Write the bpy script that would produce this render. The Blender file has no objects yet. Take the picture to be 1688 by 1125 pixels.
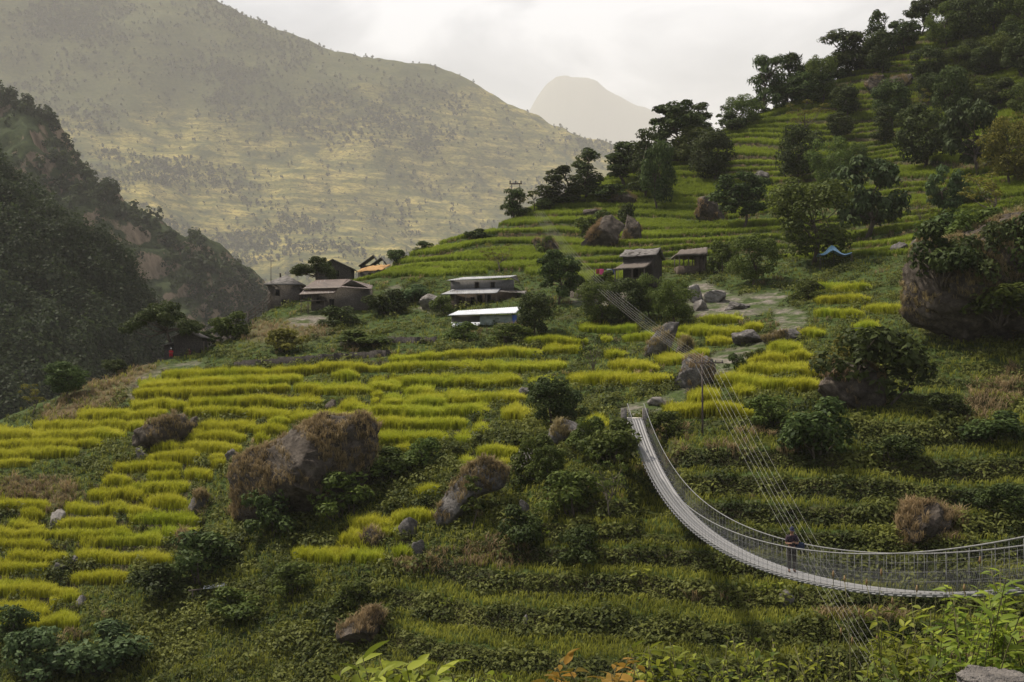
import bpy, math, random
import numpy as np
from mathutils import Vector, Matrix
S = bpy.context.scene
COL = S.collection
R = math.radians
# ------------------------------------------------------------------ camera
F = 1688*50/36.0          # focal length in photo pixels
U0, HV = 844.0, 620.0     # centre column, eye-level row of the photograph
cd = bpy.data.cameras.new('camera'); cam = bpy.data.objects.new('camera', cd); COL.objects.link(cam)
cd.lens = 50; cd.sensor_width = 36; cd.clip_start = .1; cd.clip_end = 45000
cam.rotation_euler = (R(90), 0, 0); cd.shift_y = (HV-562.5)/1688.0
S.camera = cam
# ------------------------------------------------------------------ world
SUN_EL, SUN_AZ = 58.0, -62.0     # degrees above the horizon, to the right of straight ahead
W = bpy.data.worlds.new('World'); S.world = W; W.use_nodes = True
nt = W.node_tree; nt.nodes.clear()
def wn(t, **k):
    n = nt.nodes.new(t)
    for a, b in k.items(): setattr(n, a, b)
    return n
out = wn('ShaderNodeOutputWorld'); sky = wn('ShaderNodeTexSky')
sky.sky_type = 'NISHITA'; sky.sun_disc = False
sky.sun_elevation = R(SUN_EL); sky.sun_rotation = R(SUN_AZ)
b1 = wn('ShaderNodeBackground'); b1.inputs[1].default_value = .05
nt.links.new(sky.outputs[0], b1.inputs[0])
tc = wn('ShaderNodeTexCoord'); mp = wn('ShaderNodeMapping'); mp.inputs['Scale'].default_value = (1.0, 1.0, 2.6)
nt.links.new(tc.outputs['Generated'], mp.inputs[0])
nz = wn('ShaderNodeTexNoise'); nz.inputs['Scale'].default_value = 5.0; nz.inputs['Detail'].default_value = 9; nz.inputs['Roughness'].default_value = .5
nz.inputs['Distortion'].default_value = .5
nt.links.new(mp.outputs[0], nz.inputs[0])
cr = wn('ShaderNodeValToRGB'); e = cr.color_ramp.elements
e[0].position = .43; e[0].color = (.16, .145, .135, 1); e[1].position = .60; e[1].color = (1.60, 1.52, 1.45, 1)
m_ = e.new(.51); m_.color = (.66, .62, .59, 1)
nt.links.new(nz.outputs[0], cr.inputs[0])
b2 = wn('ShaderNodeBackground'); b2.inputs[1].default_value = .32
sp_ = wn('ShaderNodeSeparateXYZ'); nt.links.new(tc.outputs['Generated'], sp_.inputs[0])
mr = wn('ShaderNodeMapRange'); mr.inputs[1].default_value = .04; mr.inputs[2].default_value = .26; mr.inputs[3].default_value = .42; mr.inputs[4].default_value = 1.05     # the cloud deck is darker low over the valley
nt.links.new(sp_.outputs[2], mr.inputs[0])
mu = wn('ShaderNodeMix'); mu.data_type = 'RGBA'; mu.blend_type = 'MULTIPLY'; mu.inputs[0].default_value = 1
nt.links.new(cr.outputs[0], mu.inputs[6]); nt.links.new(mr.outputs[0], mu.inputs[7]); nt.links.new(mu.outputs[2], b2.inputs[0])
ad = wn('ShaderNodeAddShader'); nt.links.new(b1.outputs[0], ad.inputs[0]); nt.links.new(b2.outputs[0], ad.inputs[1])
nt.links.new(ad.outputs[0], out.inputs[0])
# ------------------------------------------------------------------ sun and exposure
sl = bpy.data.lights.new('sun', 'SUN'); sl.energy = 4.6; sl.angle = R(4); sl.color = (1, .93, .82)
so = bpy.data.objects.new('sun', sl); COL.objects.link(so)
sd = Vector((math.sin(R(SUN_AZ))*math.cos(R(SUN_EL)), math.cos(R(SUN_AZ))*math.cos(R(SUN_EL)), math.sin(R(SUN_EL))))
so.rotation_euler = sd.to_track_quat('Z', 'Y').to_euler(); so.location = (0, 0, 300)
S.view_settings.view_transform = 'Standard'; S.view_settings.look = 'None'; S.view_settings.gamma = 1
S.view_settings.exposure = 0.74
cy = S.cycles
cy.max_bounces = 5; cy.diffuse_bounces = 2; cy.glossy_bounces = 1; cy.transmission_bounces = 3; cy.volume_bounces = 1; cy.transparent_max_bounces = 6
cy.use_denoising = True; cy.caustics_reflective = False; cy.caustics_refractive = False
try: cy.denoiser = 'OPENIMAGEDENOISE'
except Exception: pass
# ------------------------------------------------------------------ helpers
def link(o, parent=None):
    COL.objects.link(o)
    if parent is not None: o.parent = parent
    return o
def tag(o, label=None, cat=None, group=None, kind=None):
    if label: o['label'] = label
    if cat: o['category'] = cat
    if group: o['group'] = group
    if kind: o['kind'] = kind
    return o
def empty(name, loc, rz=0, label=None, cat=None, group=None):
    o = bpy.data.objects.new(name, None); o.empty_display_size = .3; link(o)
    o.location = loc; o.rotation_euler = (0, 0, rz)
    return tag(o, label, cat, group)
def mesh_np(name, V, Q=None, T=None, mat=None, smooth=False, tint=None, mats=None, mi=None):
    """mesh from arrays of quads and triangles"""
    V = np.asarray(V, np.float32).reshape(-1, 3)
    Q = np.zeros((0, 4), np.int32) if Q is None else np.asarray(Q, np.int32).reshape(-1, 4)
    T = np.zeros((0, 3), np.int32) if T is None else np.asarray(T, np.int32).reshape(-1, 3)
    me = bpy.data.meshes.new(name)
    me.vertices.add(len(V)); me.vertices.foreach_set('co', V.ravel())
    me.loops.add(Q.size+T.size); me.loops.foreach_set('vertex_index', np.concatenate([Q.ravel(), T.ravel()]).astype(np.int32))
    n = len(Q)+len(T); me.polygons.add(n)
    st = np.concatenate([np.arange(len(Q))*4, Q.size+np.arange(len(T))*3]).astype(np.int32)
    me.polygons.foreach_set('loop_start', st)
    if smooth: me.polygons.foreach_set('use_smooth', np.ones(n, bool))
    me.update(calc_edges=True)
    if tint is not None:
        a = me.attributes.new('tint', 'FLOAT', 'POINT'); a.data.foreach_set('value', np.asarray(tint, np.float32))
    for m in (mats or ([mat] if mat else [])): me.materials.append(m)
    if mi is not None: me.polygons.foreach_set('material_index', np.asarray(mi, np.int32))
    return me
def obj(name, me, parent=None, loc=None, rz=None):
    o = bpy.data.objects.new(name, me); link(o, parent)
    if loc is not None: o.location = loc
    if rz is not None: o.rotation_euler = (0, 0, rz)
    return o
class MB:
    """collects boxes, bars, tubes and sheets into one mesh"""
    def __init__(s): s.V = []; s.Q = []; s.T = []; s.n = 0
    def add(s, V, Q=(), T=()):
        V = np.asarray(V, float).reshape(-1, 3)
        s.V.append(V)
        if len(Q): s.Q.append(np.asarray(Q)+s.n)
        if len(T): s.T.append(np.asarray(T)+s.n)
        s.n += len(V); return s
    def box(s, x0, y0, z0, x1, y1, z1):
        V = [(x, y, z) for z in (z0, z1) for x, y in ((x0, y0), (x1, y0), (x1, y1), (x0, y1))]
        return s.add(V, [(3, 2, 1, 0), (4, 5, 6, 7), (0, 1, 5, 4), (1, 2, 6, 5), (2, 3, 7, 6), (3, 0, 4, 7)])
    def tube(s, P, r, n=6, cap=True):
        P = np.asarray(P, float); k = len(P); r = np.ones(k)*r if np.isscalar(r) else np.asarray(r, float)
        T = np.gradient(P, axis=0); T /= np.linalg.norm(T, axis=1)[:, None]+1e-9
        up = np.array([0, 0, 1.]) if abs(T[:, 2]).mean() < .8 else np.array([1., 0, 0])
        A = np.cross(T, up); A /= np.linalg.norm(A, axis=1)[:, None]+1e-9; B = np.cross(A, T)
        th = np.arange(n)*2*math.pi/n
        V = P[:, None, :]+r[:, None, None]*(np.cos(th)[None, :, None]*A[:, None, :]+np.sin(th)[None, :, None]*B[:, None, :])
        Q = [(i*n+j, i*n+(j+1) % n, (i+1)*n+(j+1) % n, (i+1)*n+j) for i in range(k-1) for j in range(n)]
        V = V.reshape(-1, 3)
        if cap:
            V = np.vstack([V, P[:1], P[-1:]]); a, b = k*n, k*n+1
            T_ = [(a, (j+1) % n, j) for j in range(n)]+[(b, (k-1)*n+j, (k-1)*n+(j+1) % n) for j in range(n)]
            return s.add(V, Q, T_)
        return s.add(V, Q)
    def slab(s, P, t):
        """quad P thickened downward along its normal by t"""
        P = np.asarray(P, float); nn = np.cross(P[1]-P[0], P[3]-P[0]); nn /= np.linalg.norm(nn)
        return s.add(np.vstack([P-nn*t, P]), [(3, 2, 1, 0), (4, 5, 6, 7), (0, 1, 5, 4), (1, 2, 6, 5), (2, 3, 7, 6), (3, 0, 4, 7)])
    def mesh(s, name, mat, smooth=False):
        return mesh_np(name, np.vstack(s.V), np.vstack(s.Q) if s.Q else None, np.vstack(s.T) if s.T else None, mat, smooth)
    def build(s, name, mat, parent=None, smooth=False, loc=None): return obj(name, s.mesh(name, mat, smooth), parent, loc)
# ---- value noise
def _h(i, j, s):
    n = (i.astype(np.int64)*374761393+j.astype(np.int64)*668265263+s*982451653) & 0x7fffffff
    n = ((n ^ (n >> 13))*1274126177) & 0x7fffffff
    return ((n ^ (n >> 16)) & 0xffff)/65535.0
def vnoise(x, y, s=0):
    i = np.floor(x); j = np.floor(y); f = x-i; g = y-j
    f = f*f*(3-2*f); g = g*g*(3-2*g)
    return (_h(i, j, s)*(1-f)+_h(i+1, j, s)*f)*(1-g)+(_h(i, j+1, s)*(1-f)+_h(i+1, j+1, s)*f)*g
def fbm(x, y, o=4, s=0, gain=.5):
    a = 1.0; t = 0; r = 0
    for k in range(o):
        r = r+a*vnoise(x*2**k, y*2**k, s+k*7); t += a; a *= gain
    return r/t*2-1
def smooth01(t): t = np.clip(t, 0, 1); return t*t*(3-2*t)
def inpoly(u, v, P):
    r = np.zeros(np.shape(u), bool); n = len(P)
    for k in range(n):
        x0, y0 = P[k]; x1, y1 = P[(k+1) % n]
        c = ((y0 > v) != (y1 > v))
        r ^= c & (u < (x1-x0)*(v-y0)/((y1-y0) if y1 != y0 else 1e-9)+x0)
    return r
# ------------------------------------------------------------------ materials
def newmat(name):
    m = bpy.data.materials.new(name); m.use_nodes = True; m.node_tree.nodes.clear(); return m, m.node_tree
class NB:
    def __init__(s, t): s.t = t
    def n(s, typ, **k):
        x = s.t.nodes.new(typ)
        for a, b in k.items():
            if a.startswith('i_'): x.inputs[a[2:]].default_value = b
            else: setattr(x, a, b)
        return x
    def l(s, a, b): s.t.links.new(a, b)
    def noise(s, co, scale, detail=4, rough=.55):
        x = s.n('ShaderNodeTexNoise'); x.inputs['Scale'].default_value = scale; x.inputs['Detail'].default_value = detail; x.inputs['Roughness'].default_value = rough
        s.l(co, x.inputs['Vector']); return x.outputs[0]
    def ramp(s, fac, *st):
        x = s.n('ShaderNodeValToRGB'); e = x.color_ramp.elements
        for k, (p, c) in enumerate(st):
            q = e[k] if k < 2 else e.new(p)
            q.position = p; q.color = (*c, 1) if len(c) == 3 else c
        s.l(fac, x.inputs[0]); return x.outputs[0]
    def mix(s, fac, a, b):
        x = s.n('ShaderNodeMix'); x.data_type = 'RGBA'
        for v, i in ((fac, 0), (a, 6), (b, 7)):
            if hasattr(v, 'links'): s.l(v, x.inputs[i])
            else: x.inputs[i].default_value = v if i == 0 else (*v, 1)
        return x.outputs[2]
    def math(s, op, a, b=0.0, clamp=False):
        x = s.n('ShaderNodeMath', operation=op, use_clamp=clamp)
        for v, i in ((a, 0), (b, 1)):
            if hasattr(v, 'links'): s.l(v, x.inputs[i])
            else: x.inputs[i].default_value = v
        return x.outputs[0]
    def attr(s, name): x = s.n('ShaderNodeAttribute'); x.attribute_name = name; return x.outputs['Fac']
    def pos(s, scale=(1, 1, 1)):
        g = s.n('ShaderNodeNewGeometry'); m = s.n('ShaderNodeMapping'); m.inputs['Scale'].default_value = scale; s.l(g.outputs['Position'], m.inputs[0]); return m.outputs[0]
    def objc(s, scale=(1, 1, 1)):
        g = s.n('ShaderNodeTexCoord'); m = s.n('ShaderNodeMapping'); m.inputs['Scale'].default_value = scale; s.l(g.outputs['Object'], m.inputs[0]); return m.outputs[0]
    def surf(s, col, rough=.9, bump=None, bs=.5, bd=.1, spec=.2, metal=0):
        p = s.n('ShaderNodeBsdfPrincipled'); p.inputs['Roughness'].default_value = rough; p.inputs['Specular IOR Level'].default_value = spec; p.inputs['Metallic'].default_value = metal
        if hasattr(col, 'links'): s.l(col, p.inputs['Base Color'])
        else: p.inputs['Base Color'].default_value = (*col, 1)
        if bump is not None:
            b = s.n('ShaderNodeBump'); b.inputs['Strength'].default_value = bs; b.inputs['Distance'].default_value = bd; s.l(bump, b.inputs['Height']); s.l(b.outputs[0], p.inputs['Normal'])
        o = s.n('ShaderNodeOutputMaterial'); s.l(p.outputs[0], o.inputs[0]); return p
def leaf_mat(name, dark, light, trans=.35, var=.25, rough=.6):
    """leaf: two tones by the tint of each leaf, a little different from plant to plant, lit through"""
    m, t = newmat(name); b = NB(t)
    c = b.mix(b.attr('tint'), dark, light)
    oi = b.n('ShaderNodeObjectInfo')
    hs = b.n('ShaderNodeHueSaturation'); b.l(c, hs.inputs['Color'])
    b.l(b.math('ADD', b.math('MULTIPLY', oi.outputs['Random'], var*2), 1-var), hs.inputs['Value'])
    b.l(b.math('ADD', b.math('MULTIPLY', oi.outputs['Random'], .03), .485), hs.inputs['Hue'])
    d = b.n('ShaderNodeBsdfPrincipled'); d.inputs['Roughness'].default_value = rough; d.inputs['Specular IOR Level'].default_value = .07
    b.l(hs.outputs[0], d.inputs['Base Color'])
    tr = b.n('ShaderNodeBsdfTranslucent'); b.l(hs.outputs[0], tr.inputs[0])
    mx = b.n('ShaderNodeMixShader'); mx.inputs[0].default_value = trans
    b.l(d.outputs[0], mx.inputs[1]); b.l(tr.outputs[0], mx.inputs[2])
    o = b.n('ShaderNodeOutputMaterial'); b.l(mx.outputs[0], o.inputs[0]); return m
# ------------------------------------------------------------------ hills as heightfields
def at(u, v, d): return np.array([(u-U0)/F*d, d, (HV-v)/F*d])
class RBF:
    def __init__(s, P):
        P = np.asarray(P, float); s.c = P[:, :2]/100; n = len(P)
        A = np.zeros((n+3, n+3)); A[:n, :n] = s.k(s.c, s.c)+np.eye(n)*2e-3; A[:n, n] = 1; A[:n, n+1:] = s.c; A[n, :n] = 1; A[n+1:, :n] = s.c.T
        s.w = np.linalg.solve(A, np.concatenate([P[:, 2], [0, 0, 0]]))
    def k(s, a, b):
        d2 = ((a[:, None, :]-b[None])**2).sum(-1); return .5*d2*np.log(d2+1e-12)
    def __call__(s, x, y):
        q = np.stack([np.ravel(x), np.ravel(y)], 1)/100; r = np.empty(len(q)); n = len(s.c)
        for i in range(0, len(q), 20000):
            z = q[i:i+20000]; r[i:i+20000] = s.k(z, s.c)@s.w[:n]+s.w[n]+z@s.w[n+1:]
        return r.reshape(np.shape(x))
class Hill:
    """a heightfield over a fan of columns (u) and distances (d)"""
    def __init__(s, us, ds, H):
        s.us = us; s.ds = ds; s.H = H; s.X = (us[:, None]-U0)/F*ds[None, :]; s.Y = np.broadcast_to(ds[None, :], s.X.shape)
        s.seal()
    def seal(s):
        s.E = s.H/s.ds[None, :]
        s.vis = s.E >= np.maximum.accumulate(s.E, axis=1)-1e-4
    def col(s, u): return np.clip((np.asarray(u, float)-s.us[0])/(s.us[1]-s.us[0]), 0, len(s.us)-1.001)
    def hit(s, u, v, dmin=0):
        """distance of the first ground met through photo pixel (u, v)"""
        u = np.atleast_1d(np.asarray(u, float)); v = np.atleast_1d(np.asarray(v, float)); out = np.full(len(u), np.nan)
        c = s.col(u); i = c.astype(int); f = (c-i)[:, None]
        for a in range(0, len(u), 4000):
            sl_ = slice(a, a+4000)
            E = s.E[i[sl_]]*(1-f[sl_])+s.E[i[sl_]+1]*f[sl_]
            ok = (E >= ((HV-v[sl_])/F)[:, None]) & (s.ds >= dmin)[None, :]
            j = ok.argmax(1); g = ok.any(1); j1 = np.maximum(j-1, 0)
            r = np.arange(len(j)); e1 = E[r, j]; e0 = E[r, j1]; t = np.clip(((HV-v[sl_])/F-e0)/np.where(abs(e1-e0) < 1e-9, 1, e1-e0), 0, 1)
            d = s.ds[j1]+(s.ds[j]-s.ds[j1])*t
            out[sl_] = np.where(g, d, np.nan)
        return out
    def z(s, u, d):
        c = s.col(u); i = c.astype(int); f = c-i
        j = np.clip(np.searchsorted(s.ds, d)-1, 0, len(s.ds)-2); g = np.clip((d-s.ds[j])/(s.ds[j+1]-s.ds[j]), 0, 1)
        return (s.H[i, j]*(1-f)+s.H[i+1, j]*f)*(1-g)+(s.H[i, j+1]*(1-f)+s.H[i+1, j+1]*f)*g
    def zxy(s, x, y): return s.z(U0+np.asarray(x)/np.asarray(y)*F, np.asarray(y, float))
    def at(s, u, v, dmin=0):
        d = s.hit(u, v, dmin)[0]
        if np.isnan(d):       # just above the skyline: the skyline itself
            i = int(round(float(s.col(u)))); j = s.E[i].argmax(); d = s.ds[j]; return Vector(((u-U0)/F*d, d, s.H[i, j]))
        return Vector(((u-U0)/F*d, d, float(s.z(u, d))))
    def mesh(s, name, mat, attrs={}):
        a, b = s.H.shape
        V = np.stack([s.X, s.Y, s.H], -1).reshape(-1, 3)
        I = np.arange(a*b).reshape(a, b)
        Q = np.stack([I[:-1, :-1], I[1:, :-1], I[1:, 1:], I[:-1, 1:]], -1).reshape(-1, 4)
        me = mesh_np(name, V, Q, None, mat, True)
        for k, v in attrs.items():
            t = me.attributes.new(k, 'FLOAT', 'POINT'); t.data.foreach_set('value', v.astype(np.float32).ravel())
        return obj(name, me)
# ------------------------------------------------------------------ the near hillside
RIDGE = [(-350,850,140),(-200,775,146),(-50,718,152),(60,668,157),(130,640,160),(230,601,167),(330,582,178),(420,527,194),(520,500,208),(640,440,226),(760,398,242),(870,350,262),(1000,308,285),(1120,255,297),(1250,190,305),(1380,130,315),(1500,70,325),(1620,5,332),(1750,-70,340),(1950,-180,345),(2200,-320,350)]
CT = {1125:[(-350,106),(-100,100),(200,97),(500,90),(800,84),(1100,78),(1400,74),(1800,72),(2200,70)],
1000:[(-350,122),(-100,112),(100,108),(300,104),(500,97),(800,90),(1000,87),(1200,83),(1400,80),(1800,77),(2200,75)],
900:[(-300,130),(-100,122),(100,118),(300,113),(560,104),(800,97),(1000,92),(1200,88),(1450,85),(1800,82),(2200,80)],
800:[(-100,134),(100,130),(300,122),(500,113),(800,104),(1000,97),(1200,94),(1450,91),(1800,88),(2200,86)],
700:[(100,146),(300,136),(500,128),(800,118),(1050,107),(1250,103),(1450,100),(1800,98),(2200,96)],
650:[(300,147),(500,140),(800,132),(1000,122),(1100,117),(1250,112),(1400,108),(1500,107),(1800,106)],
600:[(300,163),(500,155),(800,147),(1000,140),(1200,128),(1400,119),(1600,118),(1800,116),(2200,112)],
550:[(400,183),(600,170),(800,162),(1000,155),(1200,145),(1400,134),(1600,126),(1800,122)],
510:[(440,193),(600,188),(700,181),(850,175),(1000,167),(1200,160),(1400,150),(1550,138),(1688,133),(1900,130)],
450:[(640,219),(750,203),(900,195),(1100,188),(1300,178),(1450,165),(1600,150),(1800,142),(2200,134)],
400:[(760,238),(900,222),(1100,212),(1300,204),(1450,190),(1600,172),(1800,160)],
350:[(1000,245),(1200,235),(1400,222),(1600,200),(1800,180)],
300:[(1200,262),(1400,244),(1600,222),(1800,200)],250:[(1300,275),(1500,252),(1700,227),(2000,205)],
200:[(1400,288),(1600,265),(1800,238)],130:[(1550,295),(1750,268),(2100,230)],70:[(1700,300)],0:[(1800,308),(2200,250)]}
P = [at(u, v, d) for v, l in CT.items() for u, d in l]
for u, v, d in RIDGE:
    p = at(u, v, d); P.append(p)
    for k, dz in ((20, 9), (60, 34), (130, 85)): P.append(np.array([p[0]*(1+k/d), d+k, p[2]-dz]))
for x in (-40, -10, 20, 50):
    for y, z in ((2, -1.72), (6, -2.2), (9, -3.2), (16, -9), (28, -19), (42, -26), (58, -25)):
        P.append(np.array([x*max(.12, y/58), y, z]))
rbf = RBF(P)
us = np.arange(-420, 2130, 3.5)
ds = np.concatenate([np.arange(1.2, 14, .4), np.arange(14, 70, 1.5), np.arange(70, 135, .2), np.arange(135, 200, .28), np.arange(200, 350, .45), np.arange(350, 470, 8)])
cu = np.arange(-430, 2150, 35.0); cds = np.concatenate([np.arange(.8, 20, .8), np.arange(20, 480, 3.0)])
Hc = rbf((cu[:, None]-U0)/F*cds[None], np.broadcast_to(cds[None], (len(cu), len(cds))))
def bil(us, ds):
    i = np.clip(((us-cu[0])/35).astype(int), 0, len(cu)-2); f = ((us-cu[i])/35)[:, None]
    j = np.clip(np.searchsorted(cds, ds)-1, 0, len(cds)-2); g = ((ds-cds[j])/(cds[j+1]-cds[j]))[None]
    A = Hc[i]*(1-f)+Hc[i+1]*f
    return A[:, j]*(1-g)+A[:, j+1]*g
Hs = bil(us, ds)
hill = Hill(us, ds, Hs)
X, Y = hill.X, hill.Y
Hs = Hs+fbm(X*.09, Y*.09, 4, 3)*np.clip((Y-60)/30, 0, 1)*.55
hill.H = Hs; hill.seal()
VV = HV-hill.E*F; UU = np.broadcast_to(us[:, None], VV.shape)
front = (Y < np.array([ds[e.argmax()] for e in hill.E])[:, None]+6) & (Y > 62)
# ---- terraces left by grading: upper hill and lower right
UPPER = [(560,470),(640,436),(870,340),(1250,180),(1500,60),(1690,-60),(2130,-260),(2130,330),(1690,330),(1560,370),(1480,420),(1340,425),(1200,420),(1160,425),(1000,470),(900,455),(860,450),(720,455),(650,470)]
LOWER = [(640,1130),(650,960),(820,900),(930,850),(1000,800),(1080,725),(1260,700),(1400,670),(1690,570),(2130,560),(2130,1300),(640,1300)]
def soft(Pl, rad=10):
    m = np.zeros(VV.shape)
    for du, dv in ((0,0),(-rad,0),(rad,0),(0,-rad*.6),(0,rad*.6),(rad*.7,rad*.4),(-rad*.7,-rad*.4)): m += inpoly(UU+du, VV+dv, Pl)
    return m/7*front
wU = soft(UPPER, 14); wL = soft(LOWER, 30)
def terr(H, step, amp, fr, s, rise=.7, flat=.1, warp=0):
    n = fbm(X*fr, Y*fr, 3, s)*amp; n = n+warp*np.sin(H*.62+fbm(X*.02, Y*.02, 2, s+5)*5); q = (H+n)/step; k = np.floor(q); f = q-k
    return (k+smooth01((f-rise)/(1-rise))*(1-flat)+flat*f)*step-n, f
tU, fU = terr(Hs, 2.2, 3.2, .032, 11, .78, .42, .85); tL, fL = terr(Hs, 1.6, 1.3, .045, 23, .58, .28, .4)
# ledges come and go
bU = wU*np.clip(.80+fbm(X*.035, Y*.035, 3, 61)*1.5-np.clip((UU-1420)/500, 0, .35), .12, 1); bL = wL*np.clip(1.05+fbm(X*.05, Y*.05, 3, 67)*.9, .1, 1)
H = Hs*(1-bU)+tU*bU; H = H*(1-bL)+tL*bL
H = H+fbm(X*.6, Y*.6, 3, 31)*.16*front*(1-.6*wU)
# ---- rice strips traced as the foot of each plot: (u0, v0, u1, v1, tone)
STR = [(268,627,444,625,0),(444,621,610,615,0),(229,643,297,643,0),(292,641,498,635,0),(220,659,478,649,0),(484,651,612,652,.1),(546,628,592,629,.1),
(299,674,531,671,0),(217,676,293,677,0),(277,681,313,681,0),(302,690,400,689,0),(400,692,478,693,.1),(478,700,606,699,.2),(128,693,276,693,-.1),(55,713,242,711,-.1),
(-60,729,208,726,-.1),(-80,744,174,741,-.1),(-80,758,130,757,-.1),(-80,772,53,771,-.1),(332,714,423,715,0),(416,720,473,721,.1),(444,705,476,706,.2),(308,731,407,732,0),
(419,735,444,735,.1),(302,748,398,748,0),(245,747,299,746,0),(243,763,332,767,0),(343,765,373,765,.1),(188,782,300,782,0),(245,795,297,794,0),(302,790,350,797,.1),(347,773,373,773,.1),
(169,801,217,801,0),(210,816,315,816,0),(144,826,235,829,0),(235,838,311,841,0),(-40,846,82,843,-.5),(107,849,210,849,0),(210,853,252,853,.1),(32,858,75,858,-.1),(92,871,192,873,0),
(213,867,330,867,.45),(16,878,73,878,0),(-60,890,84,892,0),(85,892,220,892,.1),(240,890,336,890,.5),(135,902,270,902,.3),(-60,911,82,911,0),(124,930,290,932,.1),(14,930,110,930,0),(-60,948,85,948,.1),
(114,962,210,967,.15),(-60,986,105,986,.1),(98,997,132,997,.1),(82,1003,96,1003,.1),(-60,1023,84,1022,.15),(-60,1044,130,1042,.2),
(642,599,727,597,.35),(731,592,894,591,.35),(894,586,965,586,.3),(862,571,969,570,.45),(953,550,1050,549,.7),(791,615,933,613,.3),(624,614,791,615,.3),(608,616,628,615,.2),
(610,640,858,639,.3),(663,655,716,655,.2),(612,660,631,660,.1),(606,646,662,645,.2),(720,666,866,667,.35),(612,669,628,669,.2),(628,671,663,671,.25),(667,673,738,673,.4),(606,689,807,688,.3),
(560,683,606,683,.2),(560,709,768,710,.1),(603,735,741,735,.2),(654,753,683,753,.1),(873,640,916,640,.3),(827,696,876,697,0),(748,735,780,735,.2),(779,719,805,719,.2),(784,755,862,756,.1),(755,775,787,775,.2),(823,775,850,775,.1),
(962,710,1004,710,.2),(937,637,1111,637,-.2),(1004,613,1086,613,0),(1079,602,1134,602,0),(995,593,1033,593,.3),(990,568,1008,568,.3),(1026,566,1086,566,.6),
(480,928,560,931,.1),(560,930,635,929,.1),(575,877,645,876,0),(645,866,716,864,.1),(686,822,731,822,.1),(649,926,677,926,.3),(560,903,607,905,.1),(600,892,660,886,.1),
(1116,554,1227,554,.1),(1223,547,1259,547,0),(1148,536,1223,536,.5),(1164,572,1209,572,0),(1109,565,1134,565,.3),(1134,592,1168,593,.1),(1315,558,1358,558,.1),(1266,583,1322,583,.2),(1298,597,1340,597,.1),
(1234,604,1298,604,0),(1216,620,1358,620,.1),(1177,641,1273,641,.1),(1250,647,1351,647,.1),(1207,653,1244,653,.1),(1132,666,1189,666,0),(1095,690,1241,692,0),
(1344,503,1433,503,.4),(1344,526,1422,526,.3),(1424,518,1493,518,.5),(1337,481,1436,481,.5),(1404,548,1450,548,.5)]
rng = np.random.default_rng(7)
strips = []
for k, (u0, v0, u1, v1, tone) in enumerate(STR):
    i0, i1 = int(np.ceil(hill.col(u0))), int(np.floor(hill.col(u1)))
    ii = np.arange(i0, i1+1); 
    if len(ii) < 2: continue
    t = (us[ii]-u0)/(u1-u0); vv = v0+(v1-v0)*t+1.6*np.sin(t*math.pi*max(1, (u1-u0)/90)+k)-3*0
    vv -= (1-np.clip(np.minimum(t, 1-t)*(u1-u0)/9, 0, 1)**.5)*5      # rounded ends
    d0 = hill.hit(us[ii], vv)
    g = ~np.isnan(d0)
    if g.sum() < 2: continue
    strips.append((k, ii[g], d0[g], tone))
SID = np.full(H.shape, -1, np.int32); D0 = np.full(H.shape, 1e9); Z0 = np.zeros(H.shape)
for k, ii, d0, tone in sorted(strips, key=lambda s: s[2].mean()):
    z0 = hill.z(us[ii], d0); z0 = np.convolve(np.pad(z0, 6, 'edge'), np.ones(13)/13, 'valid') if len(z0) > 14 else np.full(len(z0), z0.mean())
    dd = ds[None, :]-d0[:, None]
    m = (dd >= 0) & (dd < 6.5) & (Hs[ii]-z0[:, None] < 1.15)
    A = SID[ii]; A[m] = k; SID[ii] = A
    B = D0[ii]; B[m] = dd[m]; D0[ii] = B
    C = Z0[ii]; C[m] = np.broadcast_to(z0[:, None], m.shape)[m]; Z0[ii] = C
rice = SID >= 0
# ---- the footbridge hangs free of the slope at its head
BX0, BM, BD0, BD1 = 9.3, .040, 107.0, 21.0
bx = lambda d: BX0+BM*(107-d)
cpt = [(1048,690),(1056,716),(1066,742),(1088,790),(1122,836),(1172,882),(1232,919),(1305,945),(1380,961),(1480,972),(1600,974),(1688,973)]
pd, pz = [], []
for u, v in cpt:
    q = (u-U0)/F; d = (BX0+BM*107)/(q+BM); pd.append(d); pz.append((HV-v)/F*d)
pf = np.polyfit(pd, pz, 4); bz = lambda d: np.polyval(pf, d)
gap = np.clip((2.0-np.abs(X-bx(Y)))/.8, 0, 1)*((Y > 74) & (Y < 106.8))
under = bz(Y)-1.0-np.clip((106.5-Y)*.25, 0, 2.2); H = np.where((gap > 0) & (H > under), H*(1-gap)+under*gap, H)
clear = (np.abs(X-bx(Y)) < 1.5) & (Y > 80) & (Y < 108.6) & (H > bz(np.minimum(Y, 107))-1.6)
H = np.where(rice, np.minimum(Z0+.05*D0, Hs+.05), H)
hill.H = H; hill.seal()
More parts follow.
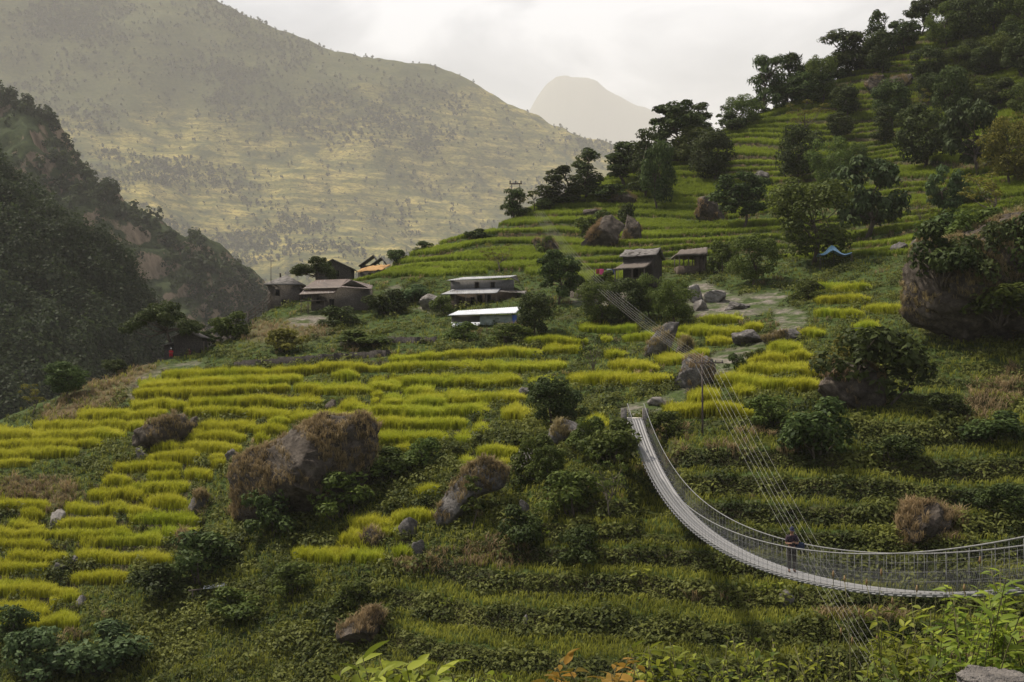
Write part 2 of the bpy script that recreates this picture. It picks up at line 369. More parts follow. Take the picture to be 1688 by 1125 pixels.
# ---- ground patches with an outline of their own: stony paths, bare slopes, dry grass
PATH = [[(205,655),(225,628),(270,605),(335,595),(345,602),(275,615),(240,640),(222,658)],[(1020,690),(1030,672),(1100,655),(1160,625),(1172,590),(1215,575),(1250,570),(1290,545),(1275,515),(1290,505),(1325,515),(1330,540),(1300,560),(1265,580),(1225,592),(1200,625),(1165,640),(1110,668),(1080,680)],
 [(1140,470),(1165,462),(1215,490),(1290,480),(1300,495),(1240,520),(1185,535),(1150,520),(1125,500)],[(470,528),(520,516),(560,522),(540,536),(490,540)],[(640,476),(660,470),(664,484),(644,500)],[(690,515),(690,490),(730,485),(745,512)],[(930,470),(1030,465),(1040,480),(1030,500),(950,510)]]
DRY = [[(60,690),(200,606),(270,596),(235,636),(120,706)],[(1480,520),(1510,430),(1550,370),(1700,340),(1700,560),(1560,560)],[(1600,640),(1690,600),(1690,650),(1580,700)],[(400,530),(560,535),(560,552),(450,566),(380,560)],[(0,790),(130,790),(120,830),(60,850),(0,840)],[(1490,830),(1580,825),(1600,890),(1480,895)]]
aP = np.max([soft(p, 8) for p in PATH], 0); aD = np.max([soft(p, 16) for p in DRY], 0)
gx = np.gradient(H, axis=1)/np.gradient(ds)[None, :]
steep = np.clip((gx-.55)/.5, 0, 1)
m, t = newmat('hillside_soil'); b = NB(t); p = b.pos()
n1 = b.noise(p, .35, 6, .65); n2 = b.noise(p, 2.2, 5, .7); n3 = b.noise(p, .07, 3)
grass = b.ramp(n2, (.3, (.018, .030, .008)), (.7, (.060, .085, .016)), (.5, (.036, .055, .011)))
soil = b.ramp(n2, (.3, (.035, .024, .016)), (.75, (.11, .080, .050)))
stone = b.ramp(n2, (.3, (.060, .050, .040)), (.72, (.27, .235, .195)))
dry = b.ramp(n2, (.3, (.050, .036, .018)), (.7, (.135, .098, .046)))
f1 = b.math('SMOOTH_MIN', b.math('ADD', b.math('MULTIPLY', b.attr('steep'), .75), b.math('MULTIPLY', b.math('SUBTRACT', n1, .52, True), 3.0)), .9, True)
c = b.mix(f1, grass, soil)
c = b.mix(b.math('MULTIPLY', b.attr('dry'), b.ramp(n1, (.35, (.3,)*3), (.6, (1,)*3))), c, dry)
c = b.mix(b.math('MULTIPLY', b.attr('path'), b.ramp(n1, (.44, (.05,)*3), (.60, (1,)*3))), c, stone)
b.surf(c, .95, n2, .6, .25, .1)
M_HILL = m
ter = hill.mesh('hillside', M_HILL, {'steep': steep*front, 'path': aP, 'dry': aD}); tag(ter, 'green terraced hillside across the gorge', 'hillside', kind='structure')
# ------------------------------------------------------------------ the hills beyond
def make_hill(ctrl, u_rng, nu, d_rng, nd, noise, k):
    rb = RBF([at(u, v, d*k) for u, v, d in ctrl]); d_rng = (d_rng[0]*k, d_rng[1]*k)
    uu = np.linspace(*u_rng, nu); dd = np.linspace(*d_rng, nd)
    cu2 = np.linspace(*u_rng, 70); cd2 = np.linspace(*d_rng, 80)
    Hq = rb((cu2[:, None]-U0)/F*cd2[None], np.broadcast_to(cd2[None], (70, 80)))
    A = np.array([np.interp(uu, cu2, Hq[:, j]) for j in range(80)]).T
    Hh = np.array([np.interp(dd, cd2, A[i]) for i in range(nu)])
    h = Hill(uu, dd, Hh); h.H = Hh+noise(h.X/k, h.Y/k, Hh/k)*k; h.seal(); return h
def ridge_ctrl(sil, face, back, base=None):
    c = []
    for (u, v, d) in sil:
        c.append((u, v, d))
        for k, dz in back:
            p = at(u, v, d); dn = d+k; c.append((U0+p[0]/dn*F, HV-(p[2]-dz)/dn*F, dn))
    return c+face
def ridged(x, y, o, s): return 1-2*np.abs(fbm(x, y, o, s))
# dark wooded spur
fsil = [(-500,60,400),(-300,140,400),(-120,235,400),(0,290,395),(45,335,390),(90,388,388),(150,405,388),(200,452,388),(235,495,386),(262,560,384),(285,630,380),(330,760,375)]
fface = [(-500,500,330),(-300,500,330),(0,450,350),(120,500,355),(0,600,320),(150,600,340),(0,720,295),(150,720,312),(-300,760,290),(-500,800,285),(250,760,330),(0,900,270),(250,950,290),(-400,1000,265),(500,1100,330),(420,900,360)]
spur = make_hill(ridge_ctrl(fsil, fface, ((25, 14), (70, 60))), (-520, 520), 170, (262, 470), 130, lambda x, y, h: fbm(x*.03, y*.03, 4, 5)*4, 1.25)
# rocky spur with cliffs
csil = [(-500,-2,780),(-250,98,760),(-100,148,740),(0,188,720),(45,206,715),(75,230,712),(110,254,710),(150,290,705),(168,320,700),(205,340,700),(240,342,700),(290,363,705),(330,389,712),(380,413,720),(420,448,725),(447,478,728),(480,538,728),(520,628,725),(600,768,720)]
cface = [(-500,400,620),(-250,400,620),(0,300,640),(120,360,640),(0,420,600),(150,420,630),(250,430,650),(330,440,670),(400,490,690),(200,520,600),(320,540,640),(420,560,680),(100,620,560),(300,640,600),(450,650,670),(0,760,520),(300,760,570),(-400,760,530),(500,800,660),(700,950,690),(200,950,500),(-300,1000,480),(600,1100,600)]
cliff = make_hill(ridge_ctrl(csil, cface, ((40, 16), (120, 90))), (-520, 800), 330, (480, 880), 300, lambda x, y, h: (ridged(x*.012, y*.012, 4, 9)*16-8)*np.clip((y-470)/80, 0, 1)+ridged(x*.05, h*.02+y*.04, 4, 15)*7, 1.4)
# far mountain
msil = [(-900,-420,2100),(-500,-330,2150),(-200,-180,2200),(0,-85,2250),(150,-55,2250),(330,-2,2250),(450,46,2250),(550,86,2250),(640,103,2250),(720,114,2250),(760,128,2250),(800,149,2250),(830,166,2260),(860,176,2270),(900,200,2300),(960,226,2330),(1010,243,2350),(1100,300,2350),(1250,390,2300),(1500,480,2250),(1900,560,2200)]
mface = [(-900,200,1650),(-500,200,1700),(-200,150,1850),(100,80,2060),(300,130,2040),(500,180,2040),(700,200,2060),(0,200,1900),(200,230,1880),(400,260,1900),(600,280,1920),(800,250,2060),(950,280,2150),(100,330,1700),(300,350,1720),(500,370,1740),(700,370,1790),(850,340,1950),(300,470,1520),(500,460,1560),(700,460,1600),(900,450,1750),(1100,450,1900),(0,450,1480),(-400,450,1400),(400,600,1320),(700,620,1360),(1000,620,1550),(0,640,1250),(-500,640,1150),(1500,640,1700),(600,800,1150),(0,850,1050),(1200,850,1300),(1900,800,1600)]
def mnoise(x, y, h):
    g = ridged(x*.0035+y*.0012, y*.0016, 4, 21)
    return (g*52-24)*np.clip((2240-y)/300+.15, .12, 1)+fbm(x*.012, y*.012, 5, 33)*20
mount = make_hill(ridge_ctrl(msil, mface, ((80, 20), (300, 160))), (-920, 1950), 520, (1000, 2600), 330, mnoise, 2.2)
# farthest peak, nearly lost in the air
psil = [(560,330,5200),(700,270,5200),(800,222,5200),(865,196,5200),(893,152,5200),(915,131,5200),(938,124,5200),(965,130,5200),(1000,152,5200),(1045,175,5200),(1088,192,5200),(1130,225,5200),(1200,280,5200),(1300,340,5200),(1500,430,5200)]
pface = [(600,450,4600),(900,250,4900),(1000,270,4900),(900,400,4500),(1100,400,4600),(1400,520,4500),(900,600,4000),(400,600,4000),(1500,640,4000)]
peak = make_hill(ridge_ctrl(psil, pface, ((200, 60), (700, 500))), (450, 1600), 240, (3900, 6000), 160, lambda x, y, h: (ridged(x*.0022, y*.0012, 5, 41)*34-17), 3.4)
def hill_mat(name, cols, sc, rock, rockcol, terr=None):
    m, t = newmat(name); b = NB(t); p = b.pos()
    n1 = b.noise(p, sc, 9, .66); n2 = b.noise(p, sc*28, 5, .7)
    c = b.ramp(n2, (.3, cols[0]), (.7, cols[1]))
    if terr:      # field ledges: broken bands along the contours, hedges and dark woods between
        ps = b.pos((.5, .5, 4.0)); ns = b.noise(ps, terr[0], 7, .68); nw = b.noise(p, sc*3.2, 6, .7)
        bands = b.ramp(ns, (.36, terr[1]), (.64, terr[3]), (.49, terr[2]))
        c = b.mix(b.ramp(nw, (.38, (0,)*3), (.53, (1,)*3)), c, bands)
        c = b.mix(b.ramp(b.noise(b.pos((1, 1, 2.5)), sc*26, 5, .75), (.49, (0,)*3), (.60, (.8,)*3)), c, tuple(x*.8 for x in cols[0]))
        c = b.mix(b.math('MULTIPLY', b.attr('wood'), .9), c, b.ramp(n2, (.3, cols[0]), (.7, cols[1])))  # dark upper slope: woodland tone that also carries the cloud shade
    g = b.n('ShaderNodeNewGeometry'); sx = b.n('ShaderNodeSeparateXYZ'); b.l(g.outputs['Normal'], sx.inputs[0])
    nr = b.noise(b.pos((1, 1, .35)), sc*2.6, 9, .72); sk = b.noise(b.pos((1, 1, .16)), sc*9, 7, .7)
    st = b.math('ADD', b.math('SUBTRACT', 1.0, sx.outputs[2]), b.math('ADD', b.math('MULTIPLY', b.math('SUBTRACT', n1, .5), .7), b.math('MULTIPLY', b.math('SUBTRACT', nr, .5), .75)))
    rr = b.ramp(sk, (.32, tuple(x*.18 for x in rockcol)), (.68, rockcol), (.48, tuple(x*.6 for x in rockcol)))
    c = b.mix(b.ramp(st, (rock, (0,)*3), (rock+.07, (1,)*3)), c, rr)
    b.surf(c, .95, b.math('ADD', n2, b.math('MULTIPLY', nr, .6)), .5, .03/sc, .05); return m
obs = spur.mesh('wooded_spur', hill_mat('dark_wood_floor', ((.010, .017, .010), (.035, .045, .020)), .05, .78, (.20, .16, .11))); tag(obs, kind='structure')
obs = cliff.mesh('cliff_spur', hill_mat('cliff_ground', ((.016, .026, .012), (.050, .060, .022)), .016, .44, (.27, .20, .135))); tag(obs, kind='structure')
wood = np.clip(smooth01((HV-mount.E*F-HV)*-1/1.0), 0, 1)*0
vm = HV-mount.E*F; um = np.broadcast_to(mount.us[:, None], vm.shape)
wood = np.clip(smooth01((235-vm+fbm(mount.X*.004, mount.Y*.004, 4, 55)*110-np.clip(um-300, 0, 700)*.16)/70), 0, 1)  # upper slope darkened as woodland, cloud shade put into the colour
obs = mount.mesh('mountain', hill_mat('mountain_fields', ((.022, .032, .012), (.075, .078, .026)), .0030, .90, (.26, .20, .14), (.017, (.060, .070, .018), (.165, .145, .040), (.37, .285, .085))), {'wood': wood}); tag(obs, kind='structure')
obs = peak.mesh('far_peak', hill_mat('peak_rock', ((.05, .06, .04), (.12, .12, .08)), .002, .8, (.3, .27, .22))); tag(obs, kind='structure')
mb = MB(); mb.add([(-25000, -300, -730), (25000, -300, -730), (25000, 23500, -730), (-25000, 23500, -730)], [(0, 1, 2, 3)])
m, t = newmat('valley_green'); b = NB(t); b.surf(b.ramp(b.noise(b.pos(), .02, 6), (.3, (.03, .045, .015)), (.7, (.09, .10, .035))), .95)
tag(mb.build('valley_floor', m), kind='structure')
# ------------------------------------------------------------------ air
m, t = newmat('haze_air'); b = NB(t)
v = b.n('ShaderNodeVolumePrincipled'); v.inputs['Color'].default_value = (1.0, .965, .93, 1); v.inputs['Density'].default_value = .000070; v.inputs['Anisotropy'].default_value = .0
o = b.n('ShaderNodeOutputMaterial'); b.l(v.outputs[0], o.inputs['Volume'])
mb = MB(); mb.box(-26000, -400, -731.5, 26000, 24000, 4000)
hz = mb.build('haze', m); tag(hz, kind='stuff')
# ------------------------------------------------------------------ leaf-work
def rotz(a): c, s = np.cos(a), np.sin(a); z = np.zeros_like(a); o = np.ones_like(a); return np.stack([np.stack([c, -s, z], -1), np.stack([s, c, z], -1), np.stack([z, z, o], -1)], -2)
def leaves(C, N, size, rg, aspect=.55, up=None):
    """one rhombic leaf per centre C, roughly facing N: vertices (n*4), quads"""
    n = len(C); N = N/(np.linalg.norm(N, axis=1)[:, None]+1e-9)
    a = rg.normal(size=(n, 3)) if up is None else up+rg.normal(size=(n, 3))*.35
    A = a-(a*N).sum(1)[:, None]*N; A /= np.linalg.norm(A, axis=1)[:, None]+1e-9; B = np.cross(N, A)
    s = (size*rg.uniform(.7, 1.3, n))[:, None]; w = s*aspect*.5
    V = np.stack([C-A*s*.5, C+B*w+N*s*.06, C+A*s*.5-N*s*.12, C-B*w+N*s*.06], 1).reshape(-1, 3)
    return V, np.arange(n*4).reshape(n, 4)
def clumps(cent, rad, nper, lsize, rg, flat=.8, aspect=.6, jit=.9, droop=None):
    Vs, Ts = [], []
    for c, r in zip(cent, rad):
        k = max(6, int(nper*1.6*rg.uniform(.8, 1.2))); r = r*1.22
        d = rg.normal(size=(k, 3)); d /= np.linalg.norm(d, axis=1)[:, None]; d[:, 2] = np.where(d[:, 2] < -.8, -d[:, 2], d[:, 2])
        rr = r*(rg.uniform(.35, 1, k)**.5)
        p = np.asarray(c)+d*rr[:, None]*np.array([1, 1, flat])
        nn = d+np.array([0, 0, .5])+rg.normal(size=(k, 3))*jit*.5
        up = None if droop is None else np.concatenate([d[:, :2]*.6, np.full((k, 1), -droop)], 1)
        V, _ = leaves(p, nn, lsize*1.18, rg, aspect, up); Vs.append(V); Ts.append(np.repeat(np.clip(rg.uniform(0, 1)*.35+rg.uniform(0, .65, k), 0, 1), 4))
    V = np.vstack(Vs); return V, np.arange(len(V)).reshape(-1, 4), np.concatenate(Ts)
def limb(p0, p1, r0, r1, rg, n=5, sag=.12):
    p0 = np.asarray(p0, float); p1 = np.asarray(p1, float); t = np.linspace(0, 1, n)[:, None]; L = np.linalg.norm(p1-p0)
    P = p0+(p1-p0)*t+np.sin(t*math.pi)*rg.normal(size=3)*sag*L; P[1:-1] += rg.normal(size=(n-2, 3))*.03*L
    return P, np.linspace(r0, r1, n)
M_BARK = newmat('bark'); b = NB(M_BARK[1]); b.surf(b.ramp(b.noise(b.objc((6, 6, 1.5)), 6, 5), (.3, (.028, .021, .015)), (.75, (.13, .105, .08))), .95, b.noise(b.objc(), 30), .6, .02); M_BARK = M_BARK[0]
M_PALEBARK = newmat('pale_bark'); b = NB(M_PALEBARK[1]); b.surf(b.ramp(b.noise(b.objc((6, 6, 1.5)), 6, 5), (.3, (.07, .055, .04)), (.75, (.22, .18, .14))), .95); M_PALEBARK = M_PALEBARK[0]
M_DARKLEAF = leaf_mat('dark_leaf', (.018, .030, .009), (.080, .105, .026), .25)
M_MIDLEAF = leaf_mat('mid_leaf', (.030, .048, .011), (.125, .155, .030), .3)
M_YELLEAF = leaf_mat('yellowing_leaf', (.055, .062, .012), (.20, .18, .030), .35)
M_GREYLEAF = leaf_mat('grey_green_leaf', (.030, .050, .018), (.095, .130, .046), .25)
M_FORELEAF = leaf_mat('fresh_leaf', (.055, .085, .012), (.29, .32, .040), .38, .15, .45)
TREES = {}
def tree_mesh(kind, var):
    """unit-height tree: (trunk mesh, crown mesh)"""
    key = (kind, var)
    if key in TREES: return TREES[key]
    rg = np.random.default_rng(hash(kind) % 1 + sum(map(ord, kind))*13+var*101)
    mb = MB(); C = []; Rr = []
    def br(p0, p1, r0, r1, n=5, sag=.10):
        P, r = limb(p0, p1, r0, r1, rg, n, sag); mb.tube(P, r, 6); return P
    bark = M_BARK; leaf = M_DARKLEAF; nper = 95; ls = .042; flat = .75; asp = .6; droop = None
    if kind == 'round':            # dense round crown low over a short trunk
        T = br((0, 0, -.06), (rg.normal()*.04, rg.normal()*.04, .55), .030, .014, 6)
        for k in range(44):
            a = rg.uniform(0, 6.28); z = rg.uniform(.20, .92); q = math.sqrt(max(.05, 1-((z-.56)/.42)**2))*.38*rg.uniform(.45, 1.05)
            C.append((math.cos(a)*q, math.sin(a)*q, z)); Rr.append(rg.uniform(.10, .16))
        for c in C[:9]: br(T[rg.integers(2, 6)], c, .012, .003)
    elif kind == 'open':           # irregular crown in separate masses with gaps
        T = br((0, 0, -.06), (rg.normal()*.07, rg.normal()*.07, .62), .026, .012, 6)
        for k in range(18):
            a = k*2.4+rg.uniform(-.4, .4); z = rg.uniform(.22, .88); q = rg.uniform(.14, .36)*(1.15-z*.55); c0 = np.array((math.cos(a)*q, math.sin(a)*q, z))
            br(T[min(5, 2+int(z*4))], c0, .011, .003)
            for j in range(3): C.append(c0+rg.normal(size=3)*(.06, .06, .035)); Rr.append(rg.uniform(.065, .115))
        C.append((T[-1][0], T[-1][1], .92)); Rr.append(.085); nper = 80; ls = .040; flat = .65
    elif kind == 'tiered':         # tall, two or three tiers one above another (lopped fodder tree)
        T = br((0, 0, -.05), (rg.normal()*.05, rg.normal()*.05, .93), .020, .006, 8)
        for z, q in ((.20, .16), (.32, .20), (.45, .20), (.64, .16), (.86, .11)):
            for j in range(6):
                a = rg.uniform(0, 6.28); rr = q*rg.uniform(.3, 1.1); c = (math.cos(a)*rr+rg.normal()*.02, math.sin(a)*rr, z+rg.normal()*.04); C.append(c); Rr.append(rg.uniform(.065, .11))
            br(T[int(z*7)], C[-1], .008, .002); br(T[int(z*7)], C[-3], .008, .002)
        nper = 80; ls = .036
    elif kind == 'broadleaf':      # big hanging leaves
        T = br((0, 0, -.06), (rg.normal()*.05, rg.normal()*.05, .5), .032, .016, 6)
        for k in range(42):
            a = rg.uniform(0, 6.28); z = rg.uniform(.22, .93); q = math.sqrt(max(.03, 1-((z-.58)/.42)**2))*.44*rg.uniform(.5, 1.05)
            C.append((math.cos(a)*q, math.sin(a)*q, z)); Rr.append(rg.uniform(.085, .13))
        for c in C[:9]: br(T[rg.integers(2, 6)], c, .012, .003)
        leaf = M_GREYLEAF; nper = 58; ls = .070; asp = .42; droop = .7
    elif kind == 'spiky':          # upright bunches of long leaves
        T = br((0, 0, -.05), (rg.normal()*.05, 0, .6), .022, .010, 6)
        for k in range(34):
            a = rg.uniform(0, 6.28); z = rg.uniform(.16, .93); q = rg.uniform(.05, .30)*(1.1-z*.6); c = (math.cos(a)*q, math.sin(a)*q, z); C.append(c); Rr.append(rg.uniform(.07, .105))
            if k % 2: br(T[min(5, 2+int(z*4))], c, .009, .002)
        nper = 52; ls = .075; asp = .22; droop = -1.1
    elif kind == 'spreading':      # flat-topped crown leaning to one side on a bare bent trunk
        T = br((.14, 0, -.05), (0, 0, .45), .040, .020, 6)
        for k in range(44):
            x = rg.uniform(-.62, .50); z = .50+.42*(1-(x/.66)**2)*rg.uniform(.15, 1)+rg.normal()*.03-.12*(x > .25); c = (x, rg.normal()*.22, z); C.append(c); Rr.append(rg.uniform(.085, .14))
        for c in C[:10]: br(T[-1], c, .016, .003)
        nper = 110; ls = .036; flat = .6
    elif kind == 'sparse':         # thin yellowing crown, sky through it
        T = br((0, 0, -.05), (rg.normal()*.06, rg.normal()*.06, .6), .020, .009, 6)
        for k in range(16):
            a = rg.uniform(0, 6.28); z = rg.uniform(.40, .95); q = rg.uniform(.12, .44); c = (math.cos(a)*q, math.sin(a)*q, z); C.append(c); Rr.append(rg.uniform(.07, .12)); br(T[rg.integers(2, 6)], c, .008, .002)
        nper = 30; ls = .040; leaf = M_YELLEAF; bark = M_PALEBARK; flat = .5
    elif kind == 'light':          # rounded, lighter green and feathery
        T = br((0, 0, -.06), (rg.normal()*.04, rg.normal()*.04, .5), .028, .014, 6)
        for k in range(54):
            a = rg.uniform(0, 6.28); z = rg.uniform(.18, .93); q = math.sqrt(max(.03, 1-((z-.56)/.42)**2))*.48*rg.uniform(.45, 1.05)
            C.append((math.cos(a)*q, math.sin(a)*q, z)); Rr.append(rg.uniform(.10, .155))
        for c in C[:10]: br(T[rg.integers(2, 6)], c, .010, .002)
        leaf = M_MIDLEAF; nper = 85; ls = .036
    elif kind == 'shrub':          # bush from the ground up
        for k in range(20):
            a = rg.uniform(0, 6.28); z = rg.uniform(.12, .85); q = math.sqrt(max(.05, 1-(z/1.0)**2))*.62*rg.uniform(.3, 1.05); c = (math.cos(a)*q, math.sin(a)*q, z); C.append(c); Rr.append(rg.uniform(.14, .23))
        for c in C[:7]: br((c[0]*.12, c[1]*.12, -.15), c, .022, .005)
        leaf = M_MIDLEAF; nper = 75; ls = .085; asp = .5
    elif kind == 'sapling':
        T = br((0, 0, -.05), (.03, 0, .98), .012, .003, 6)
        for k in range(12):
            a = rg.uniform(0, 6.28); z = rg.uniform(.4, 1); c = (math.cos(a)*.13, math.sin(a)*.13, z); C.append(c); Rr.append(.055); br(T[min(5, int(z*5))], c, .005, .002)
        nper = 12; ls = .06; leaf = M_MIDLEAF
    V, Q, ti = clumps(C, Rr, nper, ls, rg, flat, asp, .9, droop)
    lo, hi = np.percentile(V[:, 2], 99.7), np.percentile(np.abs(V[:, 0]-np.median(V[:, 0])), 98)*2
    V = V/lo; wd = hi/lo
    tm = mb.mesh('trunk', bark, True); tm.transform(Matrix.Scale(1/lo, 4))
    cm = mesh_np('crown', V, Q, None, leaf, False, ti)
    TREES[key] = (tm, cm, wd); return TREES[key]
KVAR = {}
prng = random.Random(5)
def plant(u, v, hpx, wpx, kind, label, group, name='tree', leaf=None, d=None, dv=0):
    p = hill.at(u, v, 62) if d is None else Vector(at(u, v, d))
    dd = p.y
    k = KVAR[kind] = KVAR.get(kind, -1)+1
    tm, cm, wd = tree_mesh(kind, k % 3)
    r = empty(name, p, prng.uniform(0, 6.28) if kind != 'spreading' else 0, label, 'shrub' if name == 'shrub' else 'tree', group)
    h = hpx/F*dd; w = wpx/F*dd/wd/h
    r.scale = (h*w, h*w, h)
    obj('trunk' if name != 'shrub' else 'stem', tm, r); c = obj('crown' if name != 'shrub' else 'foliage', cm, r)
    if leaf is not None: c.material_slots[0].link = 'OBJECT'; c.material_slots[0].material = leaf
    return r
def spread(name, tmpl, P, sc, mat, rg, tint=None, var=.25, lean=None, hs=None):
    """many small plants laid over the ground as one mesh"""
    n = len(P); kinds = rg.integers(0, len(tmpl), n); Vs, Qs, Ts, Tr = [], [], [], []; off = 0
    for k, (V, Q, ti, tri) in enumerate(tmpl):
        g = np.where(kinds == k)[0]
        if not len(g): continue
        M = rotz(rg.uniform(0, 6.283, len(g)))*sc[g][:, None, None]
        if hs is not None: M = M*np.array([1, 1, 1.])[None, None, :]; M[:, 2, :] *= hs[g][:, None]
        W_ = np.einsum('nij,vj->nvi', M, V)+P[g][:, None, :]
        Vs.append(W_.reshape(-1, 3)); nv = len(V)
        qq = (Q[None]+(np.arange(len(g))*nv)[:, None, None]).reshape(-1, Q.shape[1])+off
        (Tr if tri else Qs).append(qq)
        b0 = np.zeros(len(g)) if tint is None else tint[g]
        Ts.append(np.clip(ti[None]+(b0+rg.uniform(-var, var, len(g)))[:, None], 0, 1).ravel()); off += nv*len(g)
    return obj(name, mesh_np(name, np.vstack(Vs), np.vstack(Qs) if Qs else None, np.vstack(Tr) if Tr else None, mat, False, np.concatenate(Ts)))
def blades(n, h, w, rad, lean, rg, curl=.25):
    """tuft of tapering blades, each two joined pieces: triangles"""
    V, T, ti = [], [], []
    for k in range(n):
        a = rg.uniform(0, 6.28); q = rad*math.sqrt(rg.uniform(0, 1)); b0 = np.array([math.cos(a)*q, math.sin(a)*q, 0]); da = rg.uniform(0, 6.28); d = np.array([math.cos(da), math.sin(da), 0]); s = np.array([-d[1], d[0], 0])*w*.5
        hh = h*rg.uniform(.75, 1.1); L = lean*rg.uniform(.3, 1.2); m_ = b0+d*hh*L*.35+np.array([0, 0, hh*.62]); t_ = b0+d*hh*(L+curl*rg.uniform(0, 1))+np.array([0, 0, hh*rg.uniform(.85, 1)])
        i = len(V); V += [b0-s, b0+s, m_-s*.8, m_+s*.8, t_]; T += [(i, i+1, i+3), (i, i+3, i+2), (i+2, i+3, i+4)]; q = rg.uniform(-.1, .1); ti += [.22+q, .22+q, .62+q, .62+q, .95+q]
    return np.array(V), np.array(T), np.array(ti), True
rgv = np.random.default_rng(12)
RICE_T = [blades(10, 1.18, .055, .20, .18, rgv, .3) for _ in range(6)]
GRASS_T = [blades(8, .42, .05, .20, .55, rgv) for _ in range(5)]
DRY_T = [blades(9, .55, .05, .22, .8, rgv, .45) for _ in range(4)]
def leafy(n, r, h, ls, rg, asp=.65):
    d = rg.normal(size=(n, 3)); d /= np.linalg.norm(d, axis=1)[:, None]; d[:, 2] = np.abs(d[:, 2])
    p = d*np.array([r, r, h])*(rg.uniform(.3, 1, n)**.5)[:, None]
    V, Q = leaves(p, d+np.array([0, 0, .6])+rg.normal(size=(n, 3))*.4, ls, rg, asp)
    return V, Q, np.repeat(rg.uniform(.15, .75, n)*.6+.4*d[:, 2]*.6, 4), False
MAT_T = [leafy(22, .42, .30, .20, rgv) for _ in range(5)]
BUSH_T = [leafy(46, .60, .62, .23, rgv, .5) for _ in range(5)]
M_RICE = leaf_mat('ripening_rice', (.19, .20, .012), (.57, .53, .030), .42, 0)
# greener plots and riper plots: the tone of each plot shifts the tint, so rice has its own ramp
mt, t = newmat('rice_blade'); b = NB(t)
c = b.ramp(b.attr('tint'), (.0, (.10, .070, .016)), (1.0, (.52, .49, .060)), (.25, (.15, .14, .013)), (.6, (.38, .365, .022)))  # dark foot, light tip: shading of the crop painted into the blade colour
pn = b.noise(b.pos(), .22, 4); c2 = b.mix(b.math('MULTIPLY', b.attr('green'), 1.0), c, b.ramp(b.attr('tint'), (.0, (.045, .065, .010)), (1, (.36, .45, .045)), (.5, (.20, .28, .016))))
c2 = b.mix(b.ramp(pn, (.45, (0,)*3), (.75, (.5,)*3)), c2, (.30, .32, .016))
d = b.n('ShaderNodeBsdfPrincipled'); d.inputs['Roughness'].default_value = .6; d.inputs['Specular IOR Level'].default_value = .05; b.l(c2, d.inputs['Base Color'])
tr = b.n('ShaderNodeBsdfTranslucent'); b.l(c2, tr.inputs[0]); mx = b.n('ShaderNodeMixShader'); mx.inputs[0].default_value = .30
b.l(d.outputs[0], mx.inputs[1]); b.l(tr.outputs[0], mx.inputs[2]); o = b.n('ShaderNodeOutputMaterial'); b.l(mx.outputs[0], o.inputs[0]); M_RICE = mt
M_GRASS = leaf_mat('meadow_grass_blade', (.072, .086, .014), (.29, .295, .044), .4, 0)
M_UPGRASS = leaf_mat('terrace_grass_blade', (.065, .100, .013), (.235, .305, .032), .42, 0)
M_DRYG = leaf_mat('dry_grass_blade', (.095, .070, .036), (.34, .255, .125), .3, 0)
M_COVER = leaf_mat('cover_leaf', (.026, .038, .010), (.155, .170, .038), .3, 0)
# ---- rice
def rice_field(name, label, ids, greenf=None):
    I, J = np.where(np.isin(SID, ids))
    area = (X[1:, :]-X[:-1, :]).mean()
    wgt = (hill.ds[J]/F*3.5)*np.gradient(ds)[J]*np.where(D0[I, J] < 1.3, 2.2, 1.0)*(D0[I, J] > .12)*np.where(front[I, J], 1, 0)
    n = int(min(wgt.sum()*16, 110000)); k = rng.choice(len(I), n, p=wgt/wgt.sum())
    u = us[I[k]]+rng.uniform(-1.75, 1.75, n); dj = ds[J[k]]+rng.uniform(-.5, .5, n)*np.gradient(ds)[J[k]]
    P = np.stack([(u-U0)/F*dj, dj, hill.z(u, dj)-.03], 1)
    tone = np.array([s[4] for s in STR])[SID[I[k], J[k]]]
    us0 = np.array([s[0] for s in STR])[SID[I[k], J[k]]]; us1 = np.array([s[2] for s in STR])[SID[I[k], J[k]]]
    edge = np.clip(np.minimum(u-us0, us1-u)/F*dj/1.3, 0, 1)**.6          # lower and thinner towards the ends of each plot
    hsv = rng.uniform(.75, 1.10, n)*(.92+.42*fbm(P[:, 0]*.45, P[:, 1]*.45, 3, 4))*(.66+.34*edge)
    keep = (fbm(P[:, 0]*.7, P[:, 1]*.7, 3, 17) > -.52) & (rng.uniform(0, 1, n) < .35+.75*edge); P = P[keep]; hsv = hsv[keep]; prow = np.random.default_rng(3).uniform(-.12, .12, len(STR))[SID[I[k], J[k]]][keep]; n = len(P)
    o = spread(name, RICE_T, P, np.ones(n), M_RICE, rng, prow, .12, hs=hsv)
    # greenness per plot
    kinds = None
    me = o.data; co = np.empty(len(me.vertices)*3, np.float32); me.vertices.foreach_get('co', co); co = co.reshape(-1, 3)
    ic = np.clip(np.round(hill.col(U0+co[:, 0]/co[:, 1]*F)).astype(int), 0, len(us)-1); jc = np.clip(np.searchsorted(ds, co[:, 1]), 0, len(ds)-1)
    sid = SID[ic, jc]; g = np.where(sid >= 0, np.array([s[4] for s in STR])[sid], .2)+fbm(co[:, 0]*.25, co[:, 1]*.25, 3, 8)*.55+np.random.default_rng(9).uniform(-.22, .10, len(STR))[np.maximum(sid, 0)]
    a = me.attributes.new('green', 'FLOAT', 'POINT'); a.data.foreach_set('value', np.clip(g, 0, 1).astype(np.float32))
    return tag(o, label, 'rice crop', kind='stuff')
mid_u = np.array([(s[0]+s[2])/2 for s in STR]); mid_v = np.array([(s[1]+s[3])/2 for s in STR]); AI = np.arange(len(STR))
rice_field('rice_crop', 'ripe yellow rice in long ledges on the left of the hillside', AI[(mid_u < 480) & (mid_v < 776)])
rice_field('rice_crop', 'ripe yellow rice in short ledges at the lower left edge', AI[(mid_u < 480) & (mid_v >= 776)])
